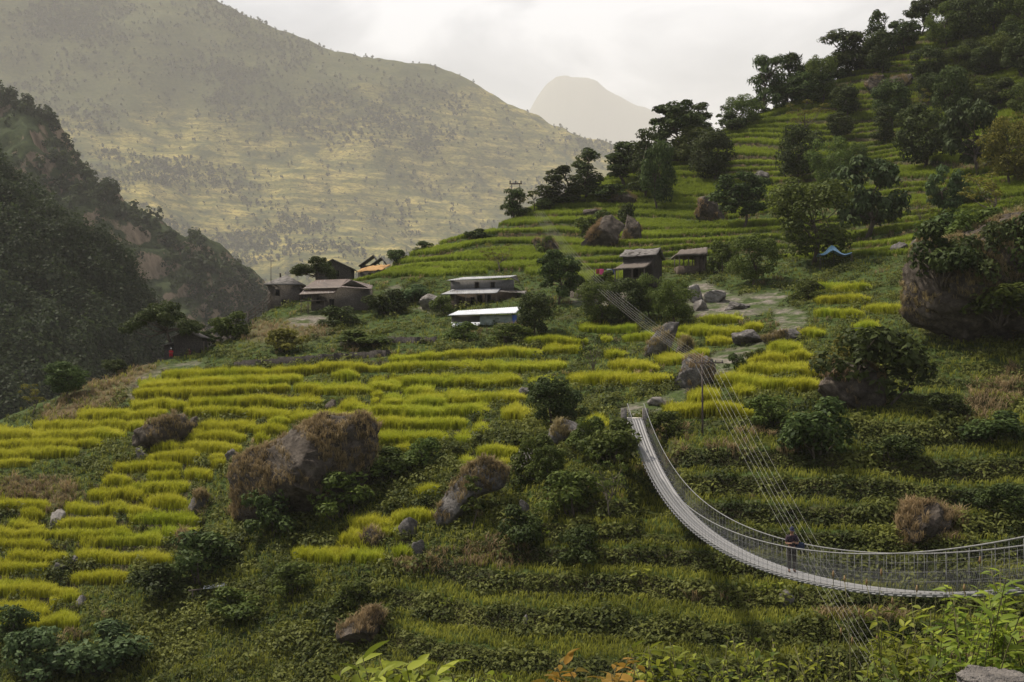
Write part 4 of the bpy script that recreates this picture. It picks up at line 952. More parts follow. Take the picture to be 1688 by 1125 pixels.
def metalroof(name, c1, c2, rust, amt):
    m, t = newmat(name); b = NB(t); p = b.objc()
    n = b.noise(p, .9, 5, .6); nn = b.noise(b.objc((3.2, .25, .25)), 1.1, 4, .6)
    wv = b.n('ShaderNodeTexWave', wave_type='BANDS', bands_direction='X'); wv.inputs['Scale'].default_value = 2.0; b.l(p, wv.inputs[0])
    c = b.ramp(n, (.35, c1), (.65, c2)); c = b.mix(b.ramp(nn, (amt, (0,)*3), (amt+.12, (1,)*3)), c, rust)
    b.surf(c, .55, wv.outputs[1], .5, .05, .4, .0); return m
M_TIN = metalroof('worn_tin_roof', (.20, .20, .205), (.38, .375, .37), (.13, .095, .075), .60)
M_BRIGHTTIN = metalroof('bright_tin_roof', (.46, .47, .49), (.66, .67, .69), (.30, .29, .28), .68)
M_RUST = metalroof('rusty_tin_roof', (.060, .038, .028), (.12, .078, .055), (.27, .24, .22), .62)
M_DARK = plain('dark_opening', (.008, .007, .006), (.016, .014, .012))
M_ORANGE = plain('orange_sheet', (.24, .13, .05), (.44, .26, .10), 1.2)
M_BLUE = plain('blue_tarp', (.16, .32, .46), (.36, .55, .70), 1.0, .5)
M_WHITE = plain('white_plastic', (.55, .56, .60), (.80, .80, .82), 2, .6)
M_GREENTARP = plain('grey_green_tarp', (.17, .20, .165), (.34, .37, .31), 1.5, .7)
M_BLUEP = plain('blue_panel', (.04, .08, .28), (.07, .13, .40), 2, .6)
M_GREYPL = plain('grey_planks', (.085, .078, .072), (.18, .17, .155), 4, .9, (6, 6, 1))
def sheet(P, nx, thick, sag=0, rip=0, seed=0, irr=0):
    """roof sheet from four corners (front-left, front-right, back-right, back-left), corrugated if rip > 0"""
    P = np.asarray(P, float); ny = 6; rg = np.random.default_rng(seed)
    a = np.linspace(0, 1, nx+1); c = np.linspace(0, 1, ny+1); A, C = np.meshgrid(a, c, indexing='ij')
    V = (P[0]*((1-A)*(1-C))[..., None]+P[1]*(A*(1-C))[..., None]+P[2]*(A*C)[..., None]+P[3]*((1-A)*C)[..., None])
    n = np.cross(P[1]-P[0], P[3]-P[0]); n /= np.linalg.norm(n)
    off = rip*np.where(np.arange(nx+1) % 2, 1, -1)[:, None]*np.ones(ny+1)[None]-sag*(4*C*(1-C))+irr*rg.normal(size=A.shape)
    V = V+off[..., None]*n
    I = np.arange((nx+1)*(ny+1)).reshape(nx+1, ny+1); Q = np.stack([I[:-1, :-1], I[1:, :-1], I[1:, 1:], I[:-1, 1:]], -1).reshape(-1, 4)
    N = len(I.ravel()); B = (V-n*thick).reshape(-1, 3); E = []
    for s in (I[:, 0], I[-1], I[::-1, -1], I[0, ::-1]): E += [(s[i], s[i]+N, s[i+1]+N, s[i+1]) for i in range(len(s)-1)]
    mb = MB(); mb.add(np.vstack([V.reshape(-1, 3), B]), np.vstack([Q, Q[:, ::-1]+N, np.array(E)])); return mb
def gable_walls(L, D, h, rise, z0=-1.2):
    """walls of a house with its gables at x = 0 and x = L; the ridge runs along x at y = D/2"""
    mb = MB()
    prof = [(0, z0), (D, z0), (D, h), (D/2, h+rise), (0, h)]
    V = [(0, y, z) for y, z in prof]+[(L, y, z) for y, z in prof]
    mb.add(V, [(0, 5, 9, 4), (1, 2, 7, 6), (0, 1, 6, 5), (4, 9, 8, 3), (3, 8, 7, 2)], []); 
    mb.add(V, [], [(0, 2, 1), (0, 4, 2), (4, 3, 2), (5, 6, 7), (5, 7, 9), (9, 7, 8)]); return mb
def opening(root, kind, x0, z0, x1, z1, y=0, fw=.09, axis='x', glass=M_DARK, frame=M_WOODB, bars=0):
    """door or window let into the wall plane y (axis x) or x (axis y): dark leaf with a frame standing proud"""
    fr = MB(); lf = MB()
    def bx(m, a0, b0, a1, b1, dp, q):
        if axis == 'x': m.box(a0, y-dp, b0, a1, y+q, b1)
        else: m.box(y-q, a0, b0, y+dp, a1, b1)
    bx(lf, x0+fw, z0+fw*.5, x1-fw, z1-fw, .02, .06)
    for a0, b0, a1, b1 in ((x0, z0, x0+fw, z1), (x1-fw, z0, x1, z1), (x0+fw, z1-fw, x1-fw, z1), (x0+fw, z0, x1-fw, z0+fw*.5)): bx(fr, a0, b0, a1, b1, .06, .05)
    for k in range(bars): a = x0+fw+(x1-x0-2*fw)*(k+1)/(bars+1); bx(fr, a-.02, z0+fw, a+.02, z1-fw, .045, .03)
    o = lf.build(kind, glass, root); fr.build('frame', frame, o); return o
def posts(root, P, r=.06, mat=M_WOODB):
    for (x, y, z0, z1) in P: m_ = MB(); m_.tube([(x, y, z0), (x+.02, y, (z0+z1)/2), (x, y, z1)], r, 6); m_.build('post', mat, root)
def house(name, u, v, rz, label, cat='house', dv=0, group='stone farm buildings of the hamlet'):
    p = hill.at(u, v, 62); r = empty(name, p, R(rz), label, cat, group); return r, p.y/F
# --- small hut on the left shoulder: gable to the viewer
r, k = house('stone_hut', 286, 584, 0, 'small dark stone hut with its gable to the valley under the leaning tree', 'hut')
w = 43*k; D = 4.2; h = 36*k*1.2
wl_ = gable_walls(D, w, h*.80, h*.22).mesh('wall', M_DARKWALL); wl_.transform(Matrix(((0, 1, 0, 0), (1, 0, 0, 0), (0, 0, 1, 0), (0, 0, 0, 1)))); wl_.flip_normals(); obj('wall', wl_, r)
rf = MB(); e = .35
for s in (0, 1):
    x0 = -e if s == 0 else w+e; zz = h*.80-e*h*.44/w
    rf.slab([(x0, -e, zz+.12), (w/2, -e, h*1.02+.12), (w/2, D+e, h*1.02+.12), (x0, D+e, zz+.12)] if s == 0 else [(w/2, -e, h*1.02+.125), (x0, -e, zz+.12), (x0, D+e, zz+.12), (w/2, D+e, h*1.02+.125)], .10)
rf.build('roof', M_SLATE, r)
ln = MB(); ln.box(-1.15, .2, -1.2, -.01, 3.4, h*.50); ln.build('lean_to', M_DARKWALL, r)
l2 = MB(); l2.slab([(-1.5, -.1, h*.47), (-.012, -.1, h*.60), (-.012, 3.7, h*.60), (-1.5, 3.7, h*.47)], .09); l2.build('lean_to_roof', M_SLATE, r)
posts(r, [(w+.55, -.2, -.6, h*.62), (w+.55, 2.0, -.6, h*.62)])
tr_ = MB(); tr_.box(-1.6, -1.3, -1.6, w+1.0, -.02, -.02); tr_.build('terrace_wall', M_DARKWALL, r)
# --- corner house with hipped roof
r, k = house('stone_house', 441, 512, 0, 'two-storey square stone house with a hipped slate roof at the end of the row')
w = 52*k; D = 4.6; h = 46*k
mb = MB(); mb.box(0, 0, -1.5, w, D, h); mb.build('wall', M_STONEWALL, r)
e = .45; mb = MB(); a = [(-e, -e, h-.05), (w+e, -e, h-.05), (w+e, D+e, h-.05), (-e, D+e, h-.05)]; t1 = (w*.48, D*.5, h+1.25); t2 = (w*.56, D*.5, h+1.25)
mb.add(a+[t1, t2]+[(x, y, z-.14) for x, y, z in a], [(0, 1, 5, 4), (2, 3, 4, 5), (6, 9, 8, 7), (0, 6, 7, 1), (1, 7, 8, 2), (2, 8, 9, 3), (3, 9, 6, 0)], [(1, 2, 5), (3, 0, 4)])
rf = mb.build('roof', M_SLATE, r)
mb = MB(); mb.box(w*.30, D*.45, h+.9, w*.30+.2, D*.45+.2, h+1.55); mb.build('chimney', M_DARKWALL, rf)
mb = MB(); mb.box(-e-.02, -e-.06, h-.20, w+e+.02, -e-.002, h-.06); mb.build('eaves_board', M_GREYPL, r)
opening(r, 'window', 1.0, h*.55, 1.7, h*.80, 0); opening(r, 'door', w*.42, -.05, w*.42+.8, 1.7, 0)
mb = MB(); mb.tube([(w*.12, -.25, h*.4), (w*.12, -.25, h+3.1)], .05, 6); mb.tube([(w*.12, -.3, h+3.0), (w*.12+.7, -.3, h+3.0)], .03, 5); mb.build('mast', M_WOODB, r)
mb = MB(); mb.box(w+.02, .5, .0, w+1.6, 3.4, h*.62); mb.build('annexe', M_DARKWALL, r)
mb = MB(); mb.slab([(w+.03, .1, h*.86), (w+2.2, .1, h*.64), (w+2.2, 3.8, h*.64), (w+.03, 3.8, h*.86)], .1); mb.build('annexe_roof', M_SLATE, r)
# --- sloping rail fence left of it
q = hill.at(409, 526, 62); q2 = hill.at(446, 500, 62); r = empty('stair_fence', q, 0, 'sloping timber fence with rails left of the hipped-roof house', 'fence')
dv_ = np.array(q2-q); L = np.linalg.norm(dv_[:2])
for t_ in (0, .33, .66, 1.0):
    x, y, z = dv_*t_; mb = MB(); mb.tube([(x, y, z-.8), (x, y, z+1.9)], .08, 6); mb.build('post', M_WOODB, r)
for hh in (.7, 1.2, 1.75):
    mb = MB(); mb.tube([(0, -.06, hh), tuple(dv_*.5+np.array([0, -.06, hh+.05])), tuple(dv_+np.array([0, -.06, hh+.5]))], .06, 5); mb.build('rail', M_WOODB, r)
# --- long house with rusty roof, gable to the right front
r, k = house('stone_house', 513, 513, 0, 'long stone house with rusty red tin roof and a timber balcony at its left end')
w = 95*k; D = 5.0; h = 38*k
wm = MB(); xg = w*.30
wm.box(0, 0, -1.6, w, D, h); 
wm.add([(w*.46, 0, h), (w, 0, h), (w*.70, 0, h+1.05), (w*.46, D, h), (w, D, h), (w*.70, D, h+1.05)], [(0, 3, 4, 1)], [(0, 1, 2), (3, 5, 4)]); wm.build('wall', M_STONEWALL, r)
rf = sheet([(-1.1, -.55, h-.15), (w*.52, -.55, h-.02), (w*.60, D*.5, h+1.35), (w*.02, D*.5, h+1.2)], 40, .05, 0, .025, 1).build('roof', M_RUST, r)
sheet([(-1.5, -1.3, h-.95), (w*.42, -1.0, h-.72), (w*.46, -.2, h-.05), (-.9, -.2, h-.2)], 36, .05, .03, .025, 2).build('porch_roof', M_RUST, r)
sheet([(w*.52, -.6, h+.04), (w+.5, -.6, h-.16), (w+.3, D*.5, h+.5), (w*.61, D*.5, h+1.34)], 20, .05, 0, .02, 3).build('gable_roof', M_RUST, r)
opening(r, 'window', .55, .95, 1.25, 1.85, 0); opening(r, 'door', 2.3, -.1, 3.1, 1.6, 0)
bal = MB(); bal.box(-1.3, -.9, h*.42, w*.26, -.02, h*.42+.10); bo = bal.build('balcony', M_WOODB, r)
for i in range(9): mb = MB(); x = -1.25+i*(w*.26+1.2)/8; mb.box(x, -.88, h*.42+.10, x+.07, -.81, h*.42+.80); mb.build('baluster', M_WOODB, bo)
mb = MB(); mb.box(-1.3, -.90, h*.42+.802, w*.26, -.80, h*.42+.87); mb.build('handrail', M_WOODB, bo)
posts(r, [(-1.2, -.85, -1, h*.42), (-.3, -.85, -1, h*.42), (w*.25, -.85, -1, h*.42), (-1.2, -.85, h*.42+.87, h-.9), (w*.25, -.85, h*.42+.87, h-.85)])
# --- tall dark house behind with a pointed gable
r, k = house('tall_house', 515, 470, 0, 'tall dark house with a steep gable standing behind the flat-crowned tree')
p = at(520, 474, 226); r.location = p; k = 226/F
w = 58*k; D = 5.5; h = 40*k
m_ = gable_walls(D, w, h*.80, h*.34).mesh('wall', M_DARKWALL); m_.transform(Matrix(((0, 1, 0, 0), (1, 0, 0, 0), (0, 0, 1, 0), (0, 0, 0, 1)))); m_.flip_normals(); obj('wall', m_, r)
rf = MB(); e = .5; zz = h*.80-e*h*.68/w
rf.slab([(-e, -e, zz+.12), (w/2, -e, h*1.14+.12), (w/2, D+e, h*1.14+.12), (-e, D+e, zz+.12)], .12); rf.slab([(w/2, -e, h*1.14+.125), (w+e, -e, zz+.12), (w+e, D+e, zz+.12), (w/2, D+e, h*1.14+.125)], .12)
rf.build('roof', M_SLATE, r); opening(r, 'window', w*.55, h*.45, w*.55+.8, h*.72, 0)
# --- two dark roofs and the orange covered hut
for i, (u0, u1, vt, vb, dd, lb) in enumerate(((594,620,420,452,232,'dark steep-roofed barn left of the orange covered hut'),(612,632,424,448,229,'narrow dark barn roof just above the orange cover'))):
    p = at(u0, vb, dd); k = dd/F; w = (u1-u0)*k; h = (vb-vt)*k
    r = empty('barn', p, 0, lb, 'barn', 'dark barns by the orange cover')
    mb = MB(); mb.box(0, 0, -2.5, w, 3.2, h*.45); mb.build('wall', M_DARKWALL, r)
    rf = MB(); rf.slab([(-.3, -.4, h*.42), (w*.85, -.4, h), (w*.85, 3.6, h), (-.3, 3.6, h*.42)], .12); rf.slab([(w*.85, -.4, h+.002), (w+.35, -.4, h*.55), (w+.35, 3.6, h*.55), (w*.85, 3.6, h+.002)], .12); rf.build('roof', M_SLATE, r)
p = at(590, 462, 221); k = 221/F; w = 48*k
r = empty('hut', p, 0, 'low stone hut covered with an orange sheet at the foot of the green hill', 'hut')
mb = MB(); mb.box(0, .0, -2.6, w*1.05, 3.4, 1.2); mb.build('wall', M_DARKWALL, r)
sheet([(-.2, -.5, 1.25), (w*.86, -.5, 1.55), (w*1.08, 2.6, 2.55), (w*.42, 2.6, 2.45)], 12, .05, -.10, .0, 4, .06).build('cover', M_ORANGE, r)
mb = MB(); mb.box(w*.35, -.06, -.1, w*.35+.8, -.005, 1.1); mb.build('door', M_DARK, r)
# --- the big two-storey house with verandah roof
r, k = house('farmhouse', 742, 508, 0, 'large two-storey stone farmhouse with a tin verandah roof above the white shed')
w = 110*k; D = 6.0; h = 54*k
lo = MB(); lo.box(0, 0, -1.8, w, D, h*.52); lo.build('wall', M_MUDWALL, r)
up = MB(); up.box(.0, 1.4, h*.52+.002, w*.96, D, h*.88); up.add([(w*.96+.001, 1.4, h*.88), (w*.96+.001, D, h*.88), (w*.96+.001, 3.6, h*1.0)], [], [(0, 1, 2)]); up.build('upper_wall', M_GREYPL, r)
sheet([(-.5, .9, h*.86), (w*.90, .9, h*.96), (w*1.0, 3.6, h*1.06), (w*.18, 3.6, h*1.0)], 50, .06, 0, .025, 5).build('roof', M_TIN, r)
sheet([(w*.90, .9, h*.965), (w+.4, 2.6, h*.84), (w+.4, D+.4, h*.86), (w*1.0, 3.6, h*1.055)], 14, .06, 0, .02, 6).build('gable_roof', M_SLATE, r)
sheet([(-1.2, -1.6, h*.40), (w*.70, -1.6, h*.44), (w*.76, 1.39, h*.64), (w*.03, 1.39, h*.60)], 56, .05, .03, .03, 7).build('verandah_roof', M_TIN, r)
sheet([(w*.72, -.6, h*.50), (w+1.4, -.4, h*.44), (w+1.2, 1.39, h*.54), (w*.77, 1.39, h*.57)], 16, .06, 0, .0, 8, .03).build('side_roof', M_SLATE, r)
for x in (w*.36, w*.60): opening(r, 'window', x, h*.60, x+.62, h*.82, 1.4)
opening(r, 'door', w*.52, -.2, w*.52+.85, 1.75, 0); opening(r, 'window', w*.30, .5, w*.30+.6, 1.4, 0); opening(r, 'door', w*.40, -.2, w*.40+.75, 1.7, 0); opening(r, 'window', w*.12, .5, w*.12+.6, 1.3, 0)
posts(r, [(w*f-1.1*(f == 0), -1.5, -1.2, h*.39+h*.04*f) for f in (0, .08, .24, .40, .55, .69)], .07)
for hh in (.45, .95): mb = MB(); mb.box(-1.2, -1.53, hh, w*.10, -1.45, hh+.07); mb.build('rail', M_WOODB, r)
mb = MB(); mb.box(w*.985, .3, -1.6, w*1.11, 4.4, h*.42); mb.build('annexe', M_STONEWALL, r)
# --- white shed
r, k = house('shed', 744, 540, 0, 'long low shed with a bright white tin roof and tarp walls below the farmhouse', 'shed')
w = 112*k; D = 3.6; h = 20*k; r.rotation_euler.z = R(-3)
mb = MB(); mb.box(0, .0, -1.3, w, D, h*.42); mb.build('plinth', M_WHITE, r)
mb = MB(); mb.box(.06, .06, h*.42+.001, w*.43, D, h*1.0); mb.build('slat_wall', M_WOODB, r)
mb = MB()
for i in range(7): mb.box(.0, -.02, h*(.46+.08*i), w*.43, .055, h*(.50+.08*i))
mb.build('slat_screen', M_GREYPL, r)
sheet([(w*.42, -.06, h*.10), (w*.90, -.06, h*.10), (w*.90, .02, h*1.02), (w*.42, .02, h*1.02)], 30, .04, -.05, .03, 9, .04).build('tarp', M_GREENTARP, r)
mb = MB(); mb.box(w*.43+.01, .08, h*.42+.001, w*.91, D, h*1.0); mb.build('back_wall', M_GREYPL, r)
mb = MB(); mb.box(w*.90, -.08, -.1, w*.965, .05, h*1.02); mb.build('door_panel', M_BLUEP, r)
mb = MB(); mb.box(w*.966, .0, -1.0, w*1.04, D, h*1.1); mb.build('side_wall', M_GREYPL, r)
sheet([(-.4, -.75, h*.98), (w*.955, -.75, h*1.16), (w*1.02, D*.8, h*1.80), (w*.06, D*.8, h*1.46)], 60, .05, 0, .03, 10).build('roof', M_BRIGHTTIN, r)
# --- stone house on the right with slate roof and thatched porch
r, k = house('stone_house', 1026, 478, -16, 'stone house with loose slate roof and a brown thatched porch below the ledges')
w = 80*k; D = 6.4; h = 46*k; e = .4; r.location.z += 1.5; r.location.y -= 1.0
m_ = gable_walls(w*.62, D, h*.78, h*.26).mesh('wall', M_DARKWALL); obj('wall', m_, r)
sheet([(-e, -e, h*.74), (w*.62+e, -e, h*.76), (w*.62+e, D/2, h*1.09), (-e, D/2, h*1.06)], 12, .12, .03, 0, 11, .05).build('roof', M_SLATE, r)
sheet([(w*.62+e, D+e, h*.76), (-e, D+e, h*.74), (-e, D/2, h*1.058), (w*.62+e, D/2, h*1.088)], 12, .12, .03, 0, 12, .05).build('roof', M_SLATE, r)
sheet([(-.8, -2.2, h*.26), (w*.52, -2.2, h*.30), (w*.60, -.02, h*.56), (.1, -.02, h*.52)], 16, .16, .06, 0, 13, .03).build('porch_roof', M_THATCH, r)
posts(r, [(-.6, -2.0, -1.5, h*.25), (w*.25, -2.0, -1.5, h*.26), (w*.5, -2.0, -1.5, h*.28)], .08)
opening(r, 'door', w*.2, -.1, w*.2+.85, 1.7, 0); opening(r, 'window', 1.6, h*.35, 2.4, h*.58, w*.62, axis='y')
# --- thatched shelter on posts
r, k = house('shelter', 1120, 454, 4, 'open thatched shelter on posts right of the stone house', 'shelter')
w = 46*k; D = 3.4; h = 20*k; r.location.z += 1.1
posts(r, [(x, y, -1.5, h*1.02) for x in (0, w*.33, w*.66, w*.9) for y in (0, D)], .08)
mb = MB(); mb.box(w*.72, .1, -1.4, w*1.0, D-.1, h*.98); mb.build('wall', M_MUDWALL, r)
mb = MB(); mb.box(-.1, -.2, -1.6, w*.71, D+.1, .12); mb.build('floor', M_MUDWALL, r)
sheet([(-.6, -.8, h*.94), (w*.98, -.8, h*1.08), (w*1.12, D*.55, h*1.75), (.5, D*.55, h*1.45)], 18, .22, -.12, 0, 14, .05).build('roof', M_THATCH, r)
sheet([(w*1.12, D+.7, h*.95), (-.4, D+.7, h*.9), (.5, D*.55, h*1.448), (w*1.12, D*.55, h*1.748)], 18, .22, -.05, 0, 15, .05).build('roof', M_THATCH, r)
# --- blue tarp tent
p = hill.at(1368, 437, 62)+Vector((0, -1.2, 1.0)); k = p.y/F*1.2
r = empty('tarp_tent', p, 0, 'pale blue tarp stretched as a tent beneath the largest light green tree', 'tent')
w = 50*k; h = 17*k; G = 14
A, C = np.meshgrid(np.linspace(0, 1, G), np.linspace(0, 1, G), indexing='ij')
pk = np.exp(-((A-.42)**2*26+(C-.5)**2*3)); zz = h*(.18+.72*pk+.30*np.clip(A-.75, 0, 1)*2.2)-.12*np.sin(A*math.pi*3)**2*.4
xx = -w*.38+A*w*(.86+.14*C); yy = -1.2+C*2.6
V = np.stack([xx, yy, zz-.25*np.abs(C-.5)*2*(1-pk)], -1).reshape(-1, 3); I = np.arange(G*G).reshape(G, G); Q = np.stack([I[:-1, :-1], I[1:, :-1], I[1:, 1:], I[:-1, 1:]], -1).reshape(-1, 4)
mb = MB(); mb.add(np.vstack([V, V-np.array([0, 0, .03])]), np.vstack([Q, Q[:, ::-1]+G*G])); mb.build('tarp', M_BLUE, r, True)
posts(r, [(xx[6, 6], .1, -1.8, zz[6, 6]-.05), (xx[0, 0], -1.1, -1.8, zz[0, 0]-.1), (xx[-1, 0], -1.1, -1.8, zz[-1, 0]-.2), (xx[-1, -1], 1.3, -1.8, zz[-1, -1]-.2)], .05)
# --- washing line with bright clothes
p = hill.at(985, 474, 62)+Vector((0, -3, .6)); k = p.y/F
r = empty('washing_line', p, 0, 'washing line with posts beside the stone house', 'washing line')
posts(r, [(-.6, 0, -2.4, 1.7), (2.4, .2, -2.4, 1.7)], .05); mb = MB(); mb.tube([(-.6, 0, 1.62), (.9, .1, 1.5), (2.4, .2, 1.62)], .015, 4); mb.build('rope', M_WOODB, r)
for x, wd, hh, c, lb in ((.35, .55, .75, (.75, .10, .25), 'pink cloth hanging on the washing line'), (-.15, .4, .6, (.30, .05, .05), 'dark red cloth hanging on the washing line'), (1.3, .6, .55, (.55, .56, .60), 'pale grey cloth hanging on the washing line'), (1.95, .4, .7, (.07, .10, .26), 'blue cloth hanging on the washing line')):
    mb = sheet([(-wd/2, -.03, -hh), (wd/2, .03, -hh), (wd/2, 0, 0), (-wd/2, 0, 0)], 8, .015, .03, .02, int(x*10)+3)
    tag(mb.build('cloth', plain('cloth_dye', tuple(q*.8 for q in c), c), None, True, p+Vector((x, .08, 1.52))), lb, 'cloth', 'washing on the line')
# --- long stone retaining walls
def wall_along(pts, hgt, label, mat=M_STONEWALL):
    mb = MB(); U = np.linspace(pts[0][0], pts[-1][0], 40); Vv = np.interp(U, [q[0] for q in pts], [q[1] for q in pts]); rg = np.random.default_rng(int(pts[0][0]))
    P = [hill.at(a, c, 62) for a, c in zip(U, Vv)]
    for i in range(len(P)-1):
        a, c = P[i], P[i+1]; h1, h2 = hgt*rg.uniform(.85, 1.1), hgt*rg.uniform(.85, 1.1); 
        V = [(a.x, a.y, a.z-.5), (c.x, c.y, c.z-.5), (c.x, c.y+.6, c.z-.5), (a.x, a.y+.6, a.z-.5), (a.x, a.y+.1, a.z+h1), (c.x, c.y+.1, c.z+h1), (c.x, c.y+.6, c.z+h1), (a.x, a.y+.6, a.z+h1)]
        mb.add(V, [(4, 5, 6, 7), (0, 1, 5, 4), (2, 3, 7, 6)]+([(3, 0, 4, 7)] if i == 0 else [])+([(1, 2, 6, 5)] if i == len(P)-2 else []))
    o = mb.build('retaining_wall', mat); return tag(o, label, 'wall', 'dry stone walls below the hamlet')
wall_along([(385,608),(470,600),(560,594),(642,588)], .75, 'long dry stone wall above the top rice ledge on the left', M_DARKWALL)
wall_along([(560,572),(640,566),(720,566)], .7, 'short dark earth wall above the long dry stone wall', M_DARKWALL)
wall_along([(940,492),(990,496),(1030,502)], .9, 'broken stone wall below the washing line')
# --- white roof sheet on a log frame
p = hill.at(338, 984, 62); k = p.y/F
r = empty('drying_rack', p, R(8), 'low rack of logs with one white metal sheet on the lower left slope', 'rack')
posts(r, [(-.9, 0, -.4, .45), (1.2, .2, -.4, .55)], .06); mb = MB(); mb.tube([(-1.2, 0, .45), (1.6, .1, .75)], .06, 6); mb.build('beam', M_WOODB, r)
mb = MB(); mb.slab([(-.1, -.35, .62), (1.55, -.35, .84), (1.55, .3, .98), (-.1, .3, .76)], .04); mb.build('sheet', M_BRIGHTTIN, r)
# ------------------------------------------------------------------ power line
M_POLE = plain('rusted_pole', (.06, .045, .038), (.13, .10, .085), 4); M_WIRE = plain('bare_wire', (.26, .25, .225), (.40, .38, .34), 4, .5)
p = hill.at(1158, 718, 62); d2 = p.y; k = d2/F; hp = 129*k
r = empty('power_pole', p, 0, 'lone thin power pole with a short crossarm right of the bridge head', 'power pole', 'power poles')
mb = MB(); mb.tube([(0, 0, -.6), (.0, 0, hp*.5), (-.03, 0, hp)], [.075, .065, .05], 8); mb.build('post', M_POLE, r)
mb = MB(); mb.box(-.62, -.06, hp*.92, 1.5, .06, hp*.92+.09); ca = mb.build('crossarm', M_POLE, r)
for x in (-.55, -.18, .18, .54, .95, 1.42): mb = MB(); mb.tube([(x, 0, hp*.92+.09), (x, 0, hp*.92+.17), (x, 0, hp*.92+.25)], [.035, .05, .03], 7); mb.build('insulator', M_GREYPL, ca)
P2 = np.array(p)+np.array([0, 0, hp*.92+.22])
d1 = 262.0; p1 = hill.at(850, 364, 62); d1 = p1.y+3; z1 = (HV-303)/F*d1; x1 = (850-U0)/F*d1; k1 = d1/F
r = empty('power_mast', (x1, d1, p1.z), 0, 'two-legged power mast with a crossbar behind the small dark tree on the skyline', 'power pole', 'power poles')
for s in (-1, 1): mb = MB(); mb.tube([(s*6.5*k1, 0, -1), (s*6.5*k1, 0, z1-p1.z)], .09, 6); mb.build('post', M_POLE, r)
mb = MB(); mb.box(-10.5*k1, -.1, z1-p1.z-.12, 10.5*k1, .1, z1-p1.z+.10); cb = mb.build('crossbar', M_POLE, r)
for s in (-9, 0, 9): mb = MB(); mb.tube([(s*k1, 0, z1-p1.z+.1), (s*k1, 0, z1-p1.z+.34), (s*k1, 0, z1-p1.z+.55)], [.1, .16, .08], 7); mb.build('insulator', M_GREYPL, cb)
WU0 = [877, 881, 885, 888, 891, 895]; WU1 = [1146, 1154, 1162, 1170, 1179, 1190]; WU2 = [1302, 1312, 1319, 1326, 1335, 1346]
for i, (a, c, e_) in enumerate(zip(WU0, WU1, WU2)):
    A = at(a, 348, hill.hit([a], [352])[0]-2); Bp = at(c, 600+i*1.5, d2); Cc = at(e_, 868, 76.0); Dn = Cc+(Cc-Bp)*1.25
    pts = []
    for t_ in np.linspace(0, 1, 28): q = A+(Bp-A)*t_; q[2] -= 4*t_*(1-t_)*2.0; pts.append(q)
    for t_ in np.linspace(0, 1, 24)[1:]: q = Bp+(Dn-Bp)*t_; q[2] -= 4*t_*(1-t_)*.8; pts.append(q)
    mb = MB(); mb.tube(pts, np.concatenate([np.linspace(.0095, .0058, 28), np.linspace(.0054, .0026, 23)]), 5)
    tag(mb.build('power_wire', M_WIRE, None, True), 'thin wire of the bundle strung down from the ridge past the lone pole', 'wire', 'wires of the power line')
# ------------------------------------------------------------------ suspension footbridge
M_STEEL = plain('galvanised_steel', (.12, .118, .115), (.23, .225, .22), 5, .6, (1, 1, 1), .4)
M_DECK = plain('worn_steel_deck', (.15, .145, .14), (.30, .29, .28), 9, .6, (1, 4, 1), .4)
M_CONC = plain('pale_concrete', (.42, .37, .31), (.62, .57, .50), 2)
br = empty('suspension_bridge', (bx(107), 107, bz(107)), 0, 'long sagging steel suspension footbridge with wire mesh sides', 'bridge')
O = np.array(br.location); BW = .50
dd = np.arange(BD0, BD1, -.5); side = np.array([1.0, BM, 0]); side /= np.linalg.norm(side)
def bp(d, s, h): return np.array([bx(d), d, bz(d)+h])+side*s-O
for k, s0 in enumerate(np.linspace(-BW, BW, 6)[:-1]):        # five long deck strips side by side
    mb = MB(); V = []
    for d in dd: V += [bp(d, s0+.012, .0), bp(d, s0+2*BW/5-.012, .0), bp(d, s0+2*BW/5-.012, -.03), bp(d, s0+.012, -.03)]
    n = len(dd); mb.add(V, [(4*i+a, 4*i+4+a, 4*i+4+(a+1) % 4, 4*i+(a+1) % 4) for i in range(n-1) for a in range(4)]+[(3, 2, 1, 0)]); mb.build('deck_strip', M_DECK, br)
for s in (-1, 1):
    mb = MB(); mb.tube([bp(d, s*.62, 1.12) for d in dd], .024, 6); mb.build('handrail_cable', M_STEEL, br, True)
    mb = MB(); mb.tube([bp(d, s*.56, -.12) for d in dd], .026, 6); mb.build('deck_cable', M_STEEL, br, True)
    mb = MB(); sp_ = .13
    def wire(a, c, r=.0016):
        a = np.asarray(a); c = np.asarray(c); V = [p+o for p in (a, c) for o in (np.array([r, 0, -r*.6]), np.array([-r, 0, -r*.6]), np.array([0, r, r]))]
        mb.add(V, [(0, 1, 4, 3), (1, 2, 5, 4), (2, 0, 3, 5)])
    for d in np.arange(BD0-.4, BD1+1.2, -sp_):
        for g in (-.55, .55):
            if BD1 < d+g < BD0: wire(bp(d, s*.57, .0), bp(d+g, s*.615, 1.10))
    for hh in (.28, .56, .84):
        q = [bp(d, s*(.57+.045*hh), hh) for d in dd]
        for a, c in zip(q[:-1], q[1:]): wire(a, c, .0024)
    mb.build('side_mesh', M_STEEL, br)
beams = np.arange(BD0-.6, BD1, -.86); rest = MB(); nsus = 0
bmesh_ = MB(); bmesh_.box(-.68, -.045, -.115, .68, .045, -.032); bme = bmesh_.mesh('crossbeam', M_STEEL)
for d in beams[::-1][:98]: obj('crossbeam', bme, br, tuple(bp(d, 0, 0)), math.atan(BM))
for d in beams[::-1]:
    for s in (-1, 1):
        m_ = MB() if nsus < 98 else rest
        m_.tube([bp(d, s*.60, -.10), bp(d, s*.62, 1.12)], .0065, 5)
        if nsus < 98: m_.build('suspender', M_STEEL, br)
        nsus += 1
tag(rest.build('suspender', M_STEEL, br), kind='stuff')
